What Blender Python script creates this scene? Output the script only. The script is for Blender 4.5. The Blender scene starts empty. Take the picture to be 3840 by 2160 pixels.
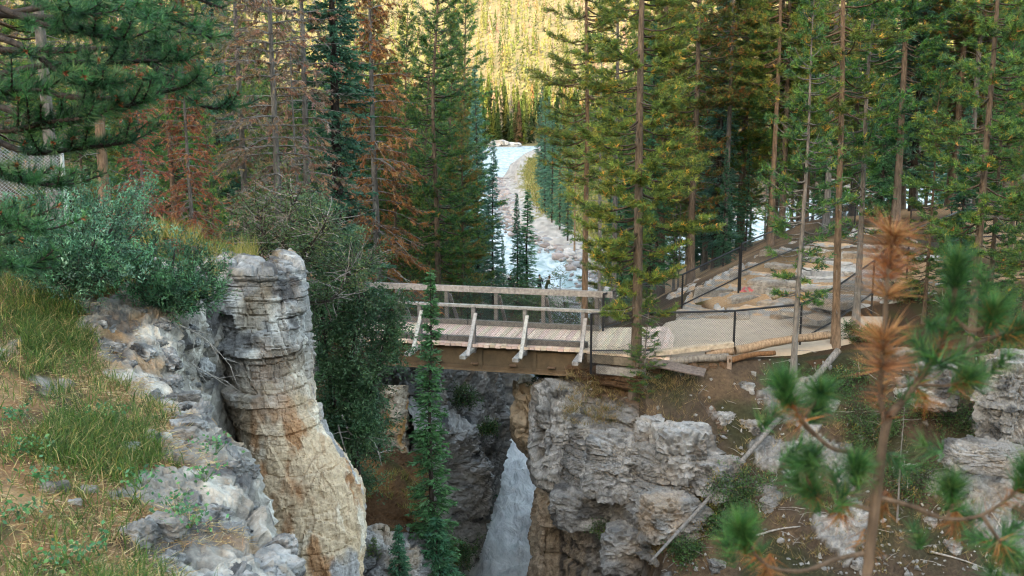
import bpy, bmesh, math, random
import numpy as np
from mathutils import Vector

R = math.radians
S = bpy.context.scene
COL = S.collection
random.seed(7)
RNG = np.random.default_rng(11)

# ------------------------------------------------------------------ camera, sky, sun, exposure
CAMZ = 6.0
cam_data = bpy.data.cameras.new('camera')
cam_data.lens = 35; cam_data.sensor_width = 36
cam_data.clip_start = 0.05; cam_data.clip_end = 9000
cam_data.dof.use_dof = True
cam_data.dof.focus_distance = 16.0
cam_data.dof.aperture_fstop = 3.4
cam = bpy.data.objects.new('camera', cam_data)
cam.location = (0, 0, CAMZ); cam.rotation_euler = (R(80), 0, 0)
COL.objects.link(cam); S.camera = cam

SUN_EL, SUN_AZ = 15.0, 203.0        # azimuth clockwise from +Y: behind the camera, a little to its left
w = bpy.data.worlds.new('World'); S.world = w; w.use_nodes = True
nt = w.node_tree; nt.nodes.clear()
sky = nt.nodes.new('ShaderNodeTexSky'); sky.sky_type = 'NISHITA'; sky.sun_disc = False
sky.sun_elevation = R(SUN_EL); sky.sun_rotation = R(SUN_AZ)
bg = nt.nodes.new('ShaderNodeBackground'); bg.inputs[1].default_value = 0.15
wo = nt.nodes.new('ShaderNodeOutputWorld')
nt.links.new(sky.outputs[0], bg.inputs[0]); nt.links.new(bg.outputs[0], wo.inputs[0])

sun_data = bpy.data.lights.new('sun', 'SUN'); sun_data.energy = 2.05; sun_data.angle = R(0.5)
sun_data.color = (1.0, 0.90, 0.70)
sun = bpy.data.objects.new('sun', sun_data); COL.objects.link(sun)
sd = Vector((math.sin(R(SUN_AZ))*math.cos(R(SUN_EL)), math.cos(R(SUN_AZ))*math.cos(R(SUN_EL)), math.sin(R(SUN_EL))))
sun.rotation_euler = sd.to_track_quat('Z', 'Y').to_euler()

S.view_settings.view_transform = 'Standard'; S.view_settings.look = 'None'
S.view_settings.gamma = 1.0; S.view_settings.exposure = 3.55
S.view_settings.use_curve_mapping = False
S.view_settings.use_white_balance = True; S.view_settings.white_balance_temperature = 8900; S.view_settings.white_balance_tint = 10
cy = S.cycles; cy.filter_width = 1.15
cy.max_bounces = 8; cy.diffuse_bounces = 6; cy.glossy_bounces = 2; cy.transmission_bounces = 2
cy.transparent_max_bounces = 4; cy.caustics_reflective = False; cy.caustics_refractive = False

# ------------------------------------------------------------------ pixel (1024 x 576) -> world
F = 1024*35/36.0
def ray(px, py):
    u = (np.asarray(px, float)-512)/F; v = (np.asarray(py, float)-288)/F
    c, s = math.cos(R(10)), math.sin(R(10))
    return u/(c-v*s), (-s-v*c)/(c-v*s)           # x and z per metre of y
def at(px, py, Y):
    a, b = ray(px, py)
    return np.stack([a*Y, np.asarray(Y, float)+0*a, CAMZ+b*Y], -1)
def atz(px, py, z):
    a, b = ray(px, py); Y = (z-CAMZ)/b
    return np.stack([a*Y, Y, z+0*Y], -1)
def X(px, Y, py=300):
    return float(ray(px, py)[0]*Y)

# ------------------------------------------------------------------ noise (numpy)
def _h(ix, iy, iz, k):
    n = (ix.astype(np.int64)*374761393 + iy.astype(np.int64)*668265263 + iz.astype(np.int64)*2147483647 + k*1274126177) & 0xFFFFFFFF
    n = ((n ^ (n >> 13))*1274126177) & 0xFFFFFFFF
    n = ((n ^ (n >> 16))*2246822519) & 0xFFFFFFFF
    return ((n ^ (n >> 15)) & 0xFFFFFF)/float(0xFFFFFF)
def vnoise(p, k=0):
    p = np.asarray(p, float); i = np.floor(p).astype(np.int64); f = p-i; f = f*f*f*(f*(f*6-15)+10)
    r = 0
    for dx in (0, 1):
        for dy in (0, 1):
            for dz in (0, 1):
                wgt = (f[..., 0] if dx else 1-f[..., 0])*(f[..., 1] if dy else 1-f[..., 1])*(f[..., 2] if dz else 1-f[..., 2])
                r = r + wgt*_h(i[..., 0]+dx, i[..., 1]+dy, i[..., 2]+dz, k)
    return r*2-1
def fbm(p, o=4, k=0, g=.5):
    p = np.asarray(p, float); a = 1.; r = 0; t = 0
    for j in range(o):
        r = r+a*vnoise(p*(2.03**j)+j*17.3, k+j); t += a; a *= g
    return r/t
def worley(p, k=0):
    p = np.asarray(p, float); i = np.floor(p).astype(np.int64)
    f1 = np.full(p.shape[:-1], 9.); f2 = f1.copy(); cid = np.zeros(p.shape[:-1]); tl = cid.copy()
    for dx in (-1, 0, 1):
        for dy in (-1, 0, 1):
            for dz in (-1, 0, 1):
                a, b, c = i[..., 0]+dx, i[..., 1]+dy, i[..., 2]+dz
                q = p-np.stack([a+_h(a, b, c, k), b+_h(a, b, c, k+1), c+_h(a, b, c, k+2)], -1)
                d = np.linalg.norm(q, axis=-1); m = d < f1
                f2 = np.where(m, f1, np.minimum(f2, d)); cid = np.where(m, _h(a, b, c, k+3), cid); f1 = np.where(m, d, f1)
                t = q[..., 0]*(_h(a, b, c, k+4)-.5)+q[..., 1]*(_h(a, b, c, k+5)-.5)+q[..., 2]*(_h(a, b, c, k+6)-.2)
                tl = np.where(m, t, tl)
    return f1, f2, cid, tl
def sm(a, b, x):
    t = np.clip((x-a)/(b-a), 0, 1); return t*t*(3-2*t)
def rockdisp(p, amp=1., k=0, bed=1.6, big=.9, crack=.8, fine=1.):
    """blocky, bedded, cracked rock relief in metres at world points p"""
    q = p+.16*big*np.stack([fbm(p*1.7/big, 3, 5), fbm(p*1.7/big, 3, 6), fbm(p*1.7/big, 3, 7)], -1)
    r = .26*fbm(p*.55, 3, k+40)
    for s, a in ((big, .17), (big*.40, .095), (big*.15, .045)):
        c = q/s; c = c*np.array([1, 1, bed])
        f1, f2, cid, tl = worley(c, k+int(s*100))
        r = r+a*(cid-.5)*1.5+a*1.5*tl-a*crack*np.exp(-((f2-f1)/.05)**2)
    rd = 1-2*np.abs(fbm(p*5/big**.5, 4, k+60))
    r = r+fine*(.035*rd+.028*fbm(p*14, 3, k+65))
    return amp*r

# ------------------------------------------------------------------ mesh helpers
class MB:
    def __init__(s): s.v = []; s.t = []; s.q = []; s.c = []; s.n = 0
    def add(s, v, f, c=None):
        v = np.asarray(v, float).reshape(-1, 3); f = np.asarray(f, np.int64)
        (s.t if f.shape[1] == 3 else s.q).append(f+s.n); s.v.append(v)
        c = np.ones((len(v), 3))*.5 if c is None else np.broadcast_to(np.asarray(c, float), (len(v), 3))
        s.c.append(c); s.n += len(v); return s
    def arrays(s):
        return np.concatenate(s.v), (np.concatenate(s.t) if s.t else np.zeros((0, 3), int)), (np.concatenate(s.q) if s.q else np.zeros((0, 4), int)), np.concatenate(s.c)
    def mesh(s, name, smooth=False):
        v, t, q, c = s.arrays()
        me = bpy.data.meshes.new(name); nv = len(v)
        me.vertices.add(nv); me.vertices.foreach_set('co', v.astype(np.float32).ravel())
        nl = t.size+q.size; me.loops.add(nl)
        me.loops.foreach_set('vertex_index', np.concatenate([t.ravel(), q.ravel()]).astype(np.int32))
        npoly = len(t)+len(q); me.polygons.add(npoly)
        st = np.concatenate([np.arange(len(t))*3, t.size+np.arange(len(q))*4]).astype(np.int32)
        me.polygons.foreach_set('loop_start', st)
        me.polygons.foreach_set('use_smooth', np.full(npoly, smooth, bool))
        at_ = me.attributes.new('Col', 'FLOAT_COLOR', 'POINT')
        at_.data.foreach_set('color', np.concatenate([c, np.ones((nv, 1))], 1).astype(np.float32).ravel())
        me.update(calc_edges=True); me.validate(); return me
def obj(name, mb, mat, parent=None, smooth=False, loc=None):
    me = mb.mesh(name, smooth) if isinstance(mb, MB) else mb
    o = bpy.data.objects.new(name, me); COL.objects.link(o)
    if mat and not me.materials: me.materials.append(mat)
    if parent: o.parent = parent
    if loc is not None: o.location = loc
    return o
def tag(o, label=None, cat=None, group=None, kind=None):
    if label: o['label'] = label
    if cat: o['category'] = cat
    if group: o['group'] = group
    if kind: o['kind'] = kind
    return o
def empty(name, loc=(0, 0, 0)):
    o = bpy.data.objects.new(name, None); o.location = loc; o.empty_display_size = .2; COL.objects.link(o); return o
def copy_tree(o, parent=None):
    c = o.copy(); COL.objects.link(c); c.parent = parent
    for ch in o.children: copy_tree(ch, c)
    return c
BOXF = np.array([[0, 1, 3, 2], [4, 6, 7, 5], [0, 4, 5, 1], [2, 3, 7, 6], [0, 2, 6, 4], [1, 5, 7, 3]])
def box(mb, c, ax, ay, az, col=None):
    """box from centre and three half-axis vectors"""
    c, ax, ay, az = [np.asarray(k, float) for k in (c, ax, ay, az)]
    v = [c+i*ax+j*ay+k*az for i in (-1, 1) for j in (-1, 1) for k in (-1, 1)]
    return mb.add(v, BOXF, col)
def beam(mb, a, b, wd, hd, up=(0, 0, 1), col=None):
    a, b = np.asarray(a, float), np.asarray(b, float); d = b-a; L = np.linalg.norm(d); d = d/L
    s = np.cross(d, up); s = s/np.linalg.norm(s); u = np.cross(s, d)
    return box(mb, (a+b)/2, d*L/2, s*wd/2, u*hd/2, col)
def tube(mb, pts, rad, n=5, col=None, cap=True):
    p = np.asarray(pts, float); m = len(p); r = np.broadcast_to(np.asarray(rad, float), (m,))
    d = np.gradient(p, axis=0); d = d/(np.linalg.norm(d, axis=1, keepdims=True)+1e-9)
    ref = np.where(np.abs(d[:, 2:3]) > .9, np.array([[1., 0, 0]]), np.array([[0, 0, 1.]]))
    s = np.cross(d, ref); s /= np.linalg.norm(s, axis=1, keepdims=True)+1e-9; u = np.cross(s, d)
    a = np.arange(n)*2*math.pi/n
    v = p[:, None]+r[:, None, None]*(s[:, None]*np.cos(a)[None, :, None]+u[:, None]*np.sin(a)[None, :, None])
    i = np.arange(m-1)[:, None]*n; j = np.arange(n)[None]; k = (j+1) % n
    f = np.stack([i+j, i+k, i+n+k, i+n+j], -1).reshape(-1, 4)
    if col is not None and np.ndim(col) == 2: col = np.repeat(np.asarray(col), n, 0)
    base = mb.n
    mb.add(v.reshape(-1, 3), f, col)
    if cap and n > 3:
        for off in (0, (m-1)*n):
            mb.t.append(np.array([[base+off, base+off+q, base+off+q+1] for q in range(1, n-1)]))
    return mb
def grid_faces(nu, nv):
    i = np.arange(nu-1)[:, None]*nv; j = np.arange(nv-1)[None]
    return np.stack([i+j, i+j+1, i+nv+j+1, i+nv+j], -1).reshape(-1, 4)
def resample(ctrl, nu, nv):
    """ctrl [rows][cols][3] -> smooth (Catmull-Rom) grid nu x nv"""
    def cr(A, n):
        m = A.shape[0]; t = np.linspace(0, m-1, n); i = np.clip(np.floor(t).astype(int), 0, m-2); f = (t-i)[:, None, None]
        g = lambda k: A[np.clip(i+k, 0, m-1)]
        p0, p1, p2, p3 = g(-1), g(0), g(1), g(2)
        return p1+.5*f*((p2-p0)+f*((2*p0-5*p1+4*p2-p3)+f*(3*(p1-p2)+p3-p0)))
    A = cr(np.asarray(ctrl, float), nu); A = cr(A.transpose(1, 0, 2), nv).transpose(1, 0, 2); return A
def gnormal(P):
    n = np.cross(np.gradient(P, axis=0), np.gradient(P, axis=1)); return n/(np.linalg.norm(n, axis=2, keepdims=True)+1e-9)
def rotz(v, a):
    c, s = math.cos(a), math.sin(a); v = np.asarray(v, float)
    return np.stack([v[..., 0]*c-v[..., 1]*s, v[..., 0]*s+v[..., 1]*c, v[..., 2]], -1)
def unit(v): return v/(np.linalg.norm(v, axis=-1, keepdims=True)+1e-9)
def blades(mb, c, d, L, W, col, bend=None):
    """one thin triangle per row: root c, direction*length d*L, width W"""
    c = np.asarray(c, float); n = len(c); d = unit(d); L = np.broadcast_to(L, (n,))[:, None]; W = np.broadcast_to(W, (n,))[:, None]
    s = unit(np.cross(d, unit(RNG.normal(size=(n, 3)))))
    v = np.stack([c-s*W/2, c+s*W/2, c+d*L], 1).reshape(-1, 3)
    f = np.arange(3*n).reshape(-1, 3); mb.add(v, f, np.repeat(np.broadcast_to(col, (n, 3)), 3, 0))
def leaves(mb, c, d, L, W, col):
    """rhombus leaf per row"""
    c = np.asarray(c, float); n = len(c); d = unit(d); L = np.broadcast_to(L, (n,))[:, None]; W = np.broadcast_to(W, (n,))[:, None]
    s = unit(np.cross(d, unit(RNG.normal(size=(n, 3)))))
    v = np.stack([c, c+d*L*.5+s*W/2, c+d*L, c+d*L*.5-s*W/2], 1).reshape(-1, 3)
    mb.add(v, np.arange(4*n).reshape(-1, 4), np.repeat(np.broadcast_to(col, (n, 3)), 4, 0))
def pick(pal, wts, n, jit=.18):
    pal = np.asarray(pal, float); wts = np.asarray(wts, float)/sum(wts)
    c = pal[RNG.choice(len(pal), n, p=wts)]
    return np.clip(c*(1+RNG.normal(size=(n, 1))*jit)*(1+RNG.normal(size=(n, 3))*.06), .003, .9)

# ------------------------------------------------------------------ materials
MATS = {}
def material(name, rough=.85, base=None, spec=.25, var=0., scale=8., bump=0., bscale=20., trans=0., metal=0., objvar=0., detail=5, speck=None, gain=1.):
    m = bpy.data.materials.new(name); m.use_nodes = True; n = m.node_tree.nodes; l = m.node_tree.links
    b = n['Principled BSDF']; b.inputs['Roughness'].default_value = rough; b.inputs['Specular IOR Level'].default_value = spec
    b.inputs['Metallic'].default_value = metal
    if base is None:
        a = n.new('ShaderNodeAttribute'); a.attribute_name = 'Col'; src = a.outputs['Color']
    else:
        a = n.new('ShaderNodeRGB'); a.outputs[0].default_value = (*base, 1); src = a.outputs[0]
    if gain != 1:
        mg = n.new('ShaderNodeMix'); mg.data_type = 'RGBA'; mg.blend_type = 'MULTIPLY'; mg.inputs[0].default_value = 1; mg.inputs[7].default_value = (gain, gain, gain, 1)
        l.new(src, mg.inputs[6]); src = mg.outputs[2]
    geo = n.new('ShaderNodeNewGeometry'); pos = geo.outputs['Position']
    if objvar or name.startswith('wood') or name.startswith('bark'):
        tc = n.new('ShaderNodeTexCoord'); pos = tc.outputs['Object']
        if name.startswith('bark'):
            mp = n.new('ShaderNodeMapping'); mp.inputs['Scale'].default_value = (1, 1, .22); l.new(pos, mp.inputs[0]); pos = mp.outputs[0]
    if var:
        t = n.new('ShaderNodeTexNoise'); t.inputs['Scale'].default_value = scale; t.inputs['Detail'].default_value = detail; t.inputs['Roughness'].default_value = .65
        l.new(pos, t.inputs['Vector'])
        mr = n.new('ShaderNodeMapRange'); mr.inputs[1].default_value = .25; mr.inputs[2].default_value = .75
        mr.inputs[3].default_value = 1-var; mr.inputs[4].default_value = 1+var; l.new(t.outputs[0], mr.inputs[0])
        mx = n.new('ShaderNodeMix'); mx.data_type = 'RGBA'; mx.blend_type = 'MULTIPLY'; mx.inputs[0].default_value = 1
        l.new(src, mx.inputs[6]); l.new(mr.outputs[0], mx.inputs[7]); src = mx.outputs[2]
    if objvar:
        oi = n.new('ShaderNodeObjectInfo'); mr = n.new('ShaderNodeMapRange'); mr.inputs[3].default_value = 1-objvar; mr.inputs[4].default_value = 1+objvar
        l.new(oi.outputs['Random'], mr.inputs[0])
        mx = n.new('ShaderNodeMix'); mx.data_type = 'RGBA'; mx.blend_type = 'MULTIPLY'; mx.inputs[0].default_value = 1
        l.new(src, mx.inputs[6]); l.new(mr.outputs[0], mx.inputs[7]); src = mx.outputs[2]
        hs = n.new('ShaderNodeHueSaturation'); m2 = n.new('ShaderNodeMath'); m2.operation = 'MULTIPLY'; m2.inputs[1].default_value = 7.31
        m3 = n.new('ShaderNodeMath'); m3.operation = 'FRACT'; l.new(oi.outputs['Random'], m2.inputs[0]); l.new(m2.outputs[0], m3.inputs[0])
        mr = n.new('ShaderNodeMapRange'); mr.inputs[3].default_value = .5-.035; mr.inputs[4].default_value = .5+.02; l.new(m3.outputs[0], mr.inputs[0])
        l.new(mr.outputs[0], hs.inputs['Hue']); l.new(src, hs.inputs['Color']); src = hs.outputs[0]
    if speck:
        for (sc, th, colr) in speck:
            t = n.new('ShaderNodeTexNoise'); t.inputs['Scale'].default_value = sc; t.inputs['Detail'].default_value = 6; t.inputs['Roughness'].default_value = .7
            l.new(pos, t.inputs['Vector'])
            mr = n.new('ShaderNodeMapRange'); mr.inputs[1].default_value = th; mr.inputs[2].default_value = th+.06; l.new(t.outputs[0], mr.inputs[0])
            mx = n.new('ShaderNodeMix'); mx.data_type = 'RGBA'; l.new(mr.outputs[0], mx.inputs[0]); l.new(src, mx.inputs[6]); mx.inputs[7].default_value = (*colr, 1); src = mx.outputs[2]
    l.new(src, b.inputs['Base Color'])
    if bump:
        t = n.new('ShaderNodeTexNoise'); t.inputs['Scale'].default_value = bscale; t.inputs['Detail'].default_value = 8; t.inputs['Roughness'].default_value = .7
        l.new(pos, t.inputs['Vector'])
        bp = n.new('ShaderNodeBump'); bp.inputs['Strength'].default_value = 1; bp.inputs['Distance'].default_value = bump
        l.new(t.outputs[0], bp.inputs['Height']); l.new(bp.outputs[0], b.inputs['Normal'])
    if trans:
        tr = n.new('ShaderNodeBsdfTranslucent'); l.new(src, tr.inputs[0]); ms = n.new('ShaderNodeMixShader'); ms.inputs[0].default_value = trans
        out = n['Material Output']; l.new(b.outputs[0], ms.inputs[1]); l.new(tr.outputs[0], ms.inputs[2]); l.new(ms.outputs[0], out.inputs[0])
    MATS[name] = m; return m
material('needles', .55, gain=1.9, spec=.3, trans=.3, objvar=.22)
material('near_needles', .55, spec=.3, trans=.25, gain=1.1)
material('rock_pale', .9, gain=.95, spec=.2, var=.42, scale=14, bump=.045, bscale=16, detail=10, speck=[(30, .63, (.06, .055, .05)), (44, .64, (.5, .48, .44))])
material('rock_terrace', .92, gain=.85, spec=.15, var=.28, scale=8, bump=.02, bscale=18, detail=9)
material('leaf', .5, gain=1.6, spec=.35, trans=.3)
material('grass', .6, gain=1.1, spec=.25, trans=.3)
material('bark', .95, gain=.85, spec=.1, var=.7, scale=22, bump=.03, bscale=26, detail=8)
material('rock', .9, gain=.72, spec=.2, var=.42, scale=7, bump=.05, bscale=9, detail=8, speck=[(16, .60, (.05, .05, .05)), (11, .64, (.36, .35, .33))])
material('rock_plain', .9, gain=.66, spec=.2, var=.45, scale=14, bump=.05, bscale=16, detail=10, speck=[(30, .61, (.045, .043, .04)), (44, .64, (.42, .41, .385))])
material('rock_streak', .85, gain=1.15, spec=.25, var=.30, scale=4, bump=.02, bscale=6, detail=8)
material('soil', .97, gain=.62, spec=.08, var=.5, scale=11, bump=.03, bscale=30, detail=8, speck=[(34, .665, (.36, .35, .33)), (23, .62, (.035, .022, .015))])
material('litter', .97, gain=.7, spec=.08, var=.45, scale=22, bump=.02, bscale=45, detail=8)
material('path', .95, spec=.1, base=(.47, .365, .275), var=.16, scale=3, bump=.006, bscale=60, detail=9)
material('wood_grey', .85, gain=.8, spec=.15, var=.5, scale=13, bump=.008, bscale=40, objvar=.16)
material('wood_deck', .9, spec=.1, var=.34, scale=9, bump=.006, bscale=50, objvar=.12)
material('steel', .75, spec=.3, var=.35, scale=5, bump=.002, bscale=60, speck=[(9, .66, (.15, .07, .03))])
material('black_pipe', .5, base=(.012, .012, .014), spec=.4)
material('wire', .55, base=(.035, .035, .037), spec=.4)
material('galvanised', .5, base=(.42, .43, .43), spec=.5, metal=.3)
material('cloth', .9, spec=.1)
material('far_forest', .8, spec=.1, trans=.35)
material('far_ground', .95, spec=.05, var=.3, scale=.08)
material('shade_ridge', .95, base=(.035, .05, .03), spec=.05, var=.4, scale=.02)
M = MATS
# white water
def water_mat(name, foam_lo, foam_hi, scale, deep, bump, foam):
    m = bpy.data.materials.new(name); m.use_nodes = True; n = m.node_tree.nodes; l = m.node_tree.links; b = n['Principled BSDF']
    geo = n.new('ShaderNodeNewGeometry'); mp = n.new('ShaderNodeMapping'); mp.inputs['Scale'].default_value = (1.5, .55, 1); l.new(geo.outputs['Position'], mp.inputs[0])
    t = n.new('ShaderNodeTexNoise'); t.inputs['Scale'].default_value = scale; t.inputs['Detail'].default_value = 9; t.inputs['Roughness'].default_value = .62; t.inputs['Distortion'].default_value = .8
    l.new(mp.outputs[0], t.inputs['Vector'])
    cr = n.new('ShaderNodeValToRGB'); cr.color_ramp.elements[0].position = foam_lo; cr.color_ramp.elements[0].color = (*deep, 1)
    cr.color_ramp.elements[1].position = foam_hi; cr.color_ramp.elements[1].color = (*foam, 1); l.new(t.outputs[0], cr.inputs[0])
    l.new(cr.outputs[0], b.inputs['Base Color']); b.inputs['Roughness'].default_value = .6; b.inputs['Specular IOR Level'].default_value = .12
    bp = n.new('ShaderNodeBump'); bp.inputs['Distance'].default_value = bump; l.new(t.outputs[0], bp.inputs['Height']); l.new(bp.outputs[0], b.inputs['Normal'])
    MATS[name] = m
water_mat('white_water', .36, .56, 1.3, (.72, .75, .735), .5, (.97, .97, .955))
water_mat('river_water', .38, .66, .45, (.15, .215, .215), .45, (.46, .475, .475))
# ------------------------------------------------------------------ terrain height
CP = np.array([
 # camera promontory and the grassy ledge left of it
 (-3,5,3.45),(-6,5,3.9),(-1.75,6,3.05),(-2.3,8.3,3.15),(-4.5,8.5,3.5),(-8,9,4.1),(-3.2,10.4,3.18),(-4,10.7,3.25),(-4.2,11.6,3.62),(-6,11.6,3.95),(-8.5,12,4.25),(-3.5,14,3.72),(-4.3,14.6,3.7),(-7.5,15,4.3),(-12,14,4.8),
 (0,2.5,4.2),(0,0,4.3),(2,3,4.1),(6,2,4),(-3,1,4.2),(-15,8,5),(-30,15,6),(0,-20,5),(30,0,5),(-30,-20,7),(30,-20,6),
 # left bank falling to the shelf above the gorge, then to the river
 (-6,18,2.6),(-5,19.5,.2),(-4,20.5,-2.2),(-3,22,-2.9),(-2.6,25,-3.2),(-6,23,-1),(-8,28,-.3),(-6,28,-.6),(-12,22,2.2),(-12,28,.6),(-14,38,-1.5),(-10,45,-4),(-5,50,-6),(-8,60,-7.8),(-3,66,-8.5),(0,74,-8.8),(3,77,-8.8),(-20,60,-7),(-40,60,-5),(-40,30,3),
 (-2.5,31,-1.6),(-1.4,37,-2.6),(-.4,44,-4),(-.3,52,-6),(0,60,-8.6),
 # right bank: landing, terraces, forest
 (2,26,-.06),(5,25,-.06),(8,26.0,-.06),(4,28.6,-.06),(7,28.6,-.06),(9,28.8,-.03),(3,24.6,-.2),(7,24.4,-.15),(9,31,.75),(11,33.5,1.45),(16,35,1.9),(13,30,.9),(11.5,27.5,.25),(6.5,31.5,.3),(8,33,1.0),(9.5,34.5,1.4),(12,40,1.7),(20,45,2),(30,40,3),(25,60,0),(10,50,-1),(4,40,-2.5),(4,34,-1.2),(3.2,30.5,-.8),(3,45,-4.5),(6,60,-7),(12,75,-8.6),(25,90,-8.8),(40,80,-6),(16,24,1.0),(22,24,1.5),(40,20,4),
 # valley floor
 (-30,100,-7.5),(-8,90,-8.9),(-30,200,-7),(30,200,-8.6),(-20,400,-8),(20,400,-8.5),(90,300,-7),(-90,300,-5),(90,120,-5),(-90,120,-2),(-8,120,-8.9),(-10,160,-8.9),(12,130,-8.9),(14,200,-8.9),
], float)
_D = np.linalg.norm(CP[:, None, :2]-CP[None, :, :2], axis=2)
_A = np.zeros((len(CP)+3,)*2); n_ = len(CP)
_A[:n_, :n_] = _D+np.eye(n_)*.02; _A[:n_, n_:] = np.c_[np.ones(n_), CP[:, :2]/50]; _A[n_:, :n_] = _A[:n_, n_:].T
_W = np.linalg.solve(_A, np.r_[CP[:, 2], 0, 0, 0])
def base(x, y):
    sh = np.shape(x); x = np.ravel(x).astype(float); y = np.ravel(y).astype(float); r = np.zeros(len(x))
    xc = np.clip(x, -110, 110); yc = np.clip(y, -30, 420)
    for i in range(0, len(x), 20000):
        a, b = xc[i:i+20000], yc[i:i+20000]
        d = np.hypot(a[:, None]-CP[None, :, 0], b[:, None]-CP[None, :, 1])
        r[i:i+20000] = d@_W[:n_]+_W[n_]+_W[n_+1]*a/50+_W[n_+2]*b/50
    hl = .25*np.maximum(0, y-500)+.12*np.maximum(0, np.abs(x)-160)
    hl = hl*(1-.35*sm(900, 2600, y))
    return (r+hl).reshape(sh)
def Ledge(y): return np.interp(y, [0, 4, 6, 8.5, 9.5, 10.5, 11.3, 12.3, 12.9, 14.4, 15.5, 19, 20, 22, 26, 30, 32, 36, 40, 47, 58], [-.9, -1.05, -1.74, -2.6, -3.2, -3.8, -4.2, -4.5, -4.6, -4.6, -5.2, -5.2, -4.8, -4.8, -4.8, -4.7, -4.4, -3.2, -2.6, -2.4, -2.4])
def Redge(y): return np.interp(y, [0, 20, 24.3, 25.4, 27.5, 33, 37, 40, 46, 57, 58], [3.3, 3.3, 3.3, 2.0, 1.6, 2.4, 3.0, 5.0, 6.5, 6.5, 3.2])
def nfront(x): return np.where(x < -1.0, -99, np.interp(x, [-1.0, -.5, .6, 2.4, 5, 12], [3.8, 3.7, 3.55, 3.9, 3.2, 2.]))
def yfence(x): return np.interp(x, [0, 2, 9, 13, 18, 30], [24.4, 24.1, 24.2, 25.5, 25.5, 22])
# upper river: left and right edges by distance
RY = [82, 87, 98, 109, 122, 145, 179, 233, 300, 381, 440, 470]
RL = [2.2, 2.4, -1.5, -3.6, -4.6, -6., -7.5, -9, -9.5, -9, -12, -30]
RR = [7.5, 8.2, 9.0, 5.9, 3.1, .0, -1.2, -2.2, -.5, 5, 11, 14]
def river(x, y):
    """>0 inside the upper river, metres from the edge"""
    d = np.minimum(x-np.interp(y, RY, RL), np.interp(y, RY, RR)-x)
    d = np.where((y < 82) | (y > 468), -99, d)
    yc = 105+1.55*(x-20)                                     # second channel, behind the trees on the right
    d2 = np.where((x > 16) & (x < 120), 11-np.abs(y-yc)*.55, -99)
    ch = np.where((y > 56) & (y < 84), 2.0-np.abs(x-np.interp(y, [56, 70, 84], [1.2, 3.6, 5])), -99)   # chute down to the gorge
    return np.maximum(np.maximum(d, d2), ch)
def zground(x, y, noise=True):
    x = np.asarray(x, float); y = np.asarray(y, float); b = base(x, y)
    b = np.where(y > 84, np.maximum(b, -9.25), b)
    zl = b-12*np.maximum(0, np.minimum(np.minimum(x-Ledge(y), y-nfront(x)), 58-y)*(x > Ledge(y)))
    inf = (y < nfront(x)) & (x > Ledge(y))
    zl = np.where(inf, b, zl)
    zr = b-1.15*np.maximum(0, yfence(x)-y)-12*np.maximum(0, np.minimum(Redge(y)-x, 58-y))
    z = np.maximum(np.maximum(zl, zr), -15.5)
    z = np.where(y >= 58, b, z)
    rv = river(x, y)
    zb = np.where(y < 84, np.interp(y, [56, 60, 82], [-15.5, -12.5, -10.3]), -10.4)
    z = np.where(rv > 0, np.minimum(z, zb), z)
    z = np.where((rv <= 0) & (rv > -3) & (y > 84), np.minimum(z, -9.3-.0*rv+.12*np.abs(rv)), z)
    if noise:
        p = np.stack([x, y, 0*x], -1); far = sm(60, 200, y)
        z = z+.06*fbm(p*1.3, 3, 3)*(1-far)+.5*far*fbm(p*.05, 3, 4)
    return z
# flat landing, where the noise would poke through
def flat(x, y): return sm(1.6, 2.2, x)*(1-sm(9.5, 10.2, x))*sm(24.3, 24.6, y)*(1-sm(28.6, 29.4, y))

def axis(segs):
    a = [segs[0][0]]
    for (lo, hi, st) in segs:
        n = max(1, int(round((hi-lo)/st))); a += list(np.linspace(lo, hi, n+1)[1:])
    return np.array(a)
gx = axis([(-3000, -800, 160), (-800, -200, 30), (-200, -40, 5), (-40, -12, .9), (-12, 16, .25), (16, 40, .9), (40, 200, 5), (200, 800, 30), (800, 3000, 160)])
gy = axis([(-700, -40, 60), (-40, 3, 1.5), (3, 45, .32), (45, 100, .8), (100, 240, 1.6), (240, 500, 8), (500, 1500, 25), (1500, 4200, 150)])
GX, GY = np.meshgrid(gx, gy, indexing='ij')
GZ = zground(GX, GY); GZ = GZ-.07*flat(GX, GY)
# sink the sheet below the finer patches that lie over it
ledge_in = (1-sm(10.2, 11.5, -GX))*sm(3.9, 4.3, GY)*(1-sm(16., 17., GY))*(GX < Ledge(GY)+.6)
hill_in = sm(2.4, 3.0, GX)*(1-sm(15, 16, GX))*sm(16, 17, GY)*(1-sm(23.6, 24.1, GY))
GZ = GZ-.5*ledge_in-.35*hill_in
pg = np.stack([GX, GY, 0*GX], -1)
nz = fbm(pg*.35, 4, 21); n2 = fbm(pg*2.2, 3, 22)
colg = np.zeros(GX.shape+(3,))
litter = np.array([.17, .085, .04]); green = np.array([.055, .075, .02]); soilc = np.array([.085, .05, .03])
colg[:] = soilc
mix = lambda a, b, t: a+(b-a)*t[..., None]
colg = mix(colg, litter, sm(-.2, .5, nz)); colg = mix(colg, green, sm(.05, .5, n2)*.6)
rv = river(GX, GY)
gravel = np.array([.40, .345, .30])
meadow = np.array([.21, .175, .05])
colg = mix(colg, meadow, sm(95, 120, GY)*(GX > -3)*(GX < 40)*.9*np.ones_like(nz))
gravw = np.interp(GY, [84, 100, 125, 150, 200, 300, 400, 470], [4, 6.5, 5, 3.6, 3.2, 5, 9, 12])
colg = mix(colg, gravel*(1+.5*n2)[..., None], (GY > 80)*sm(-gravw-1.2-3*n2-2*nz, -gravw+.6-3*n2-2*nz, rv))
plateau = (GX > 6)*(GY > 29)*(GY < 52)*(GX < 30)
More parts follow.
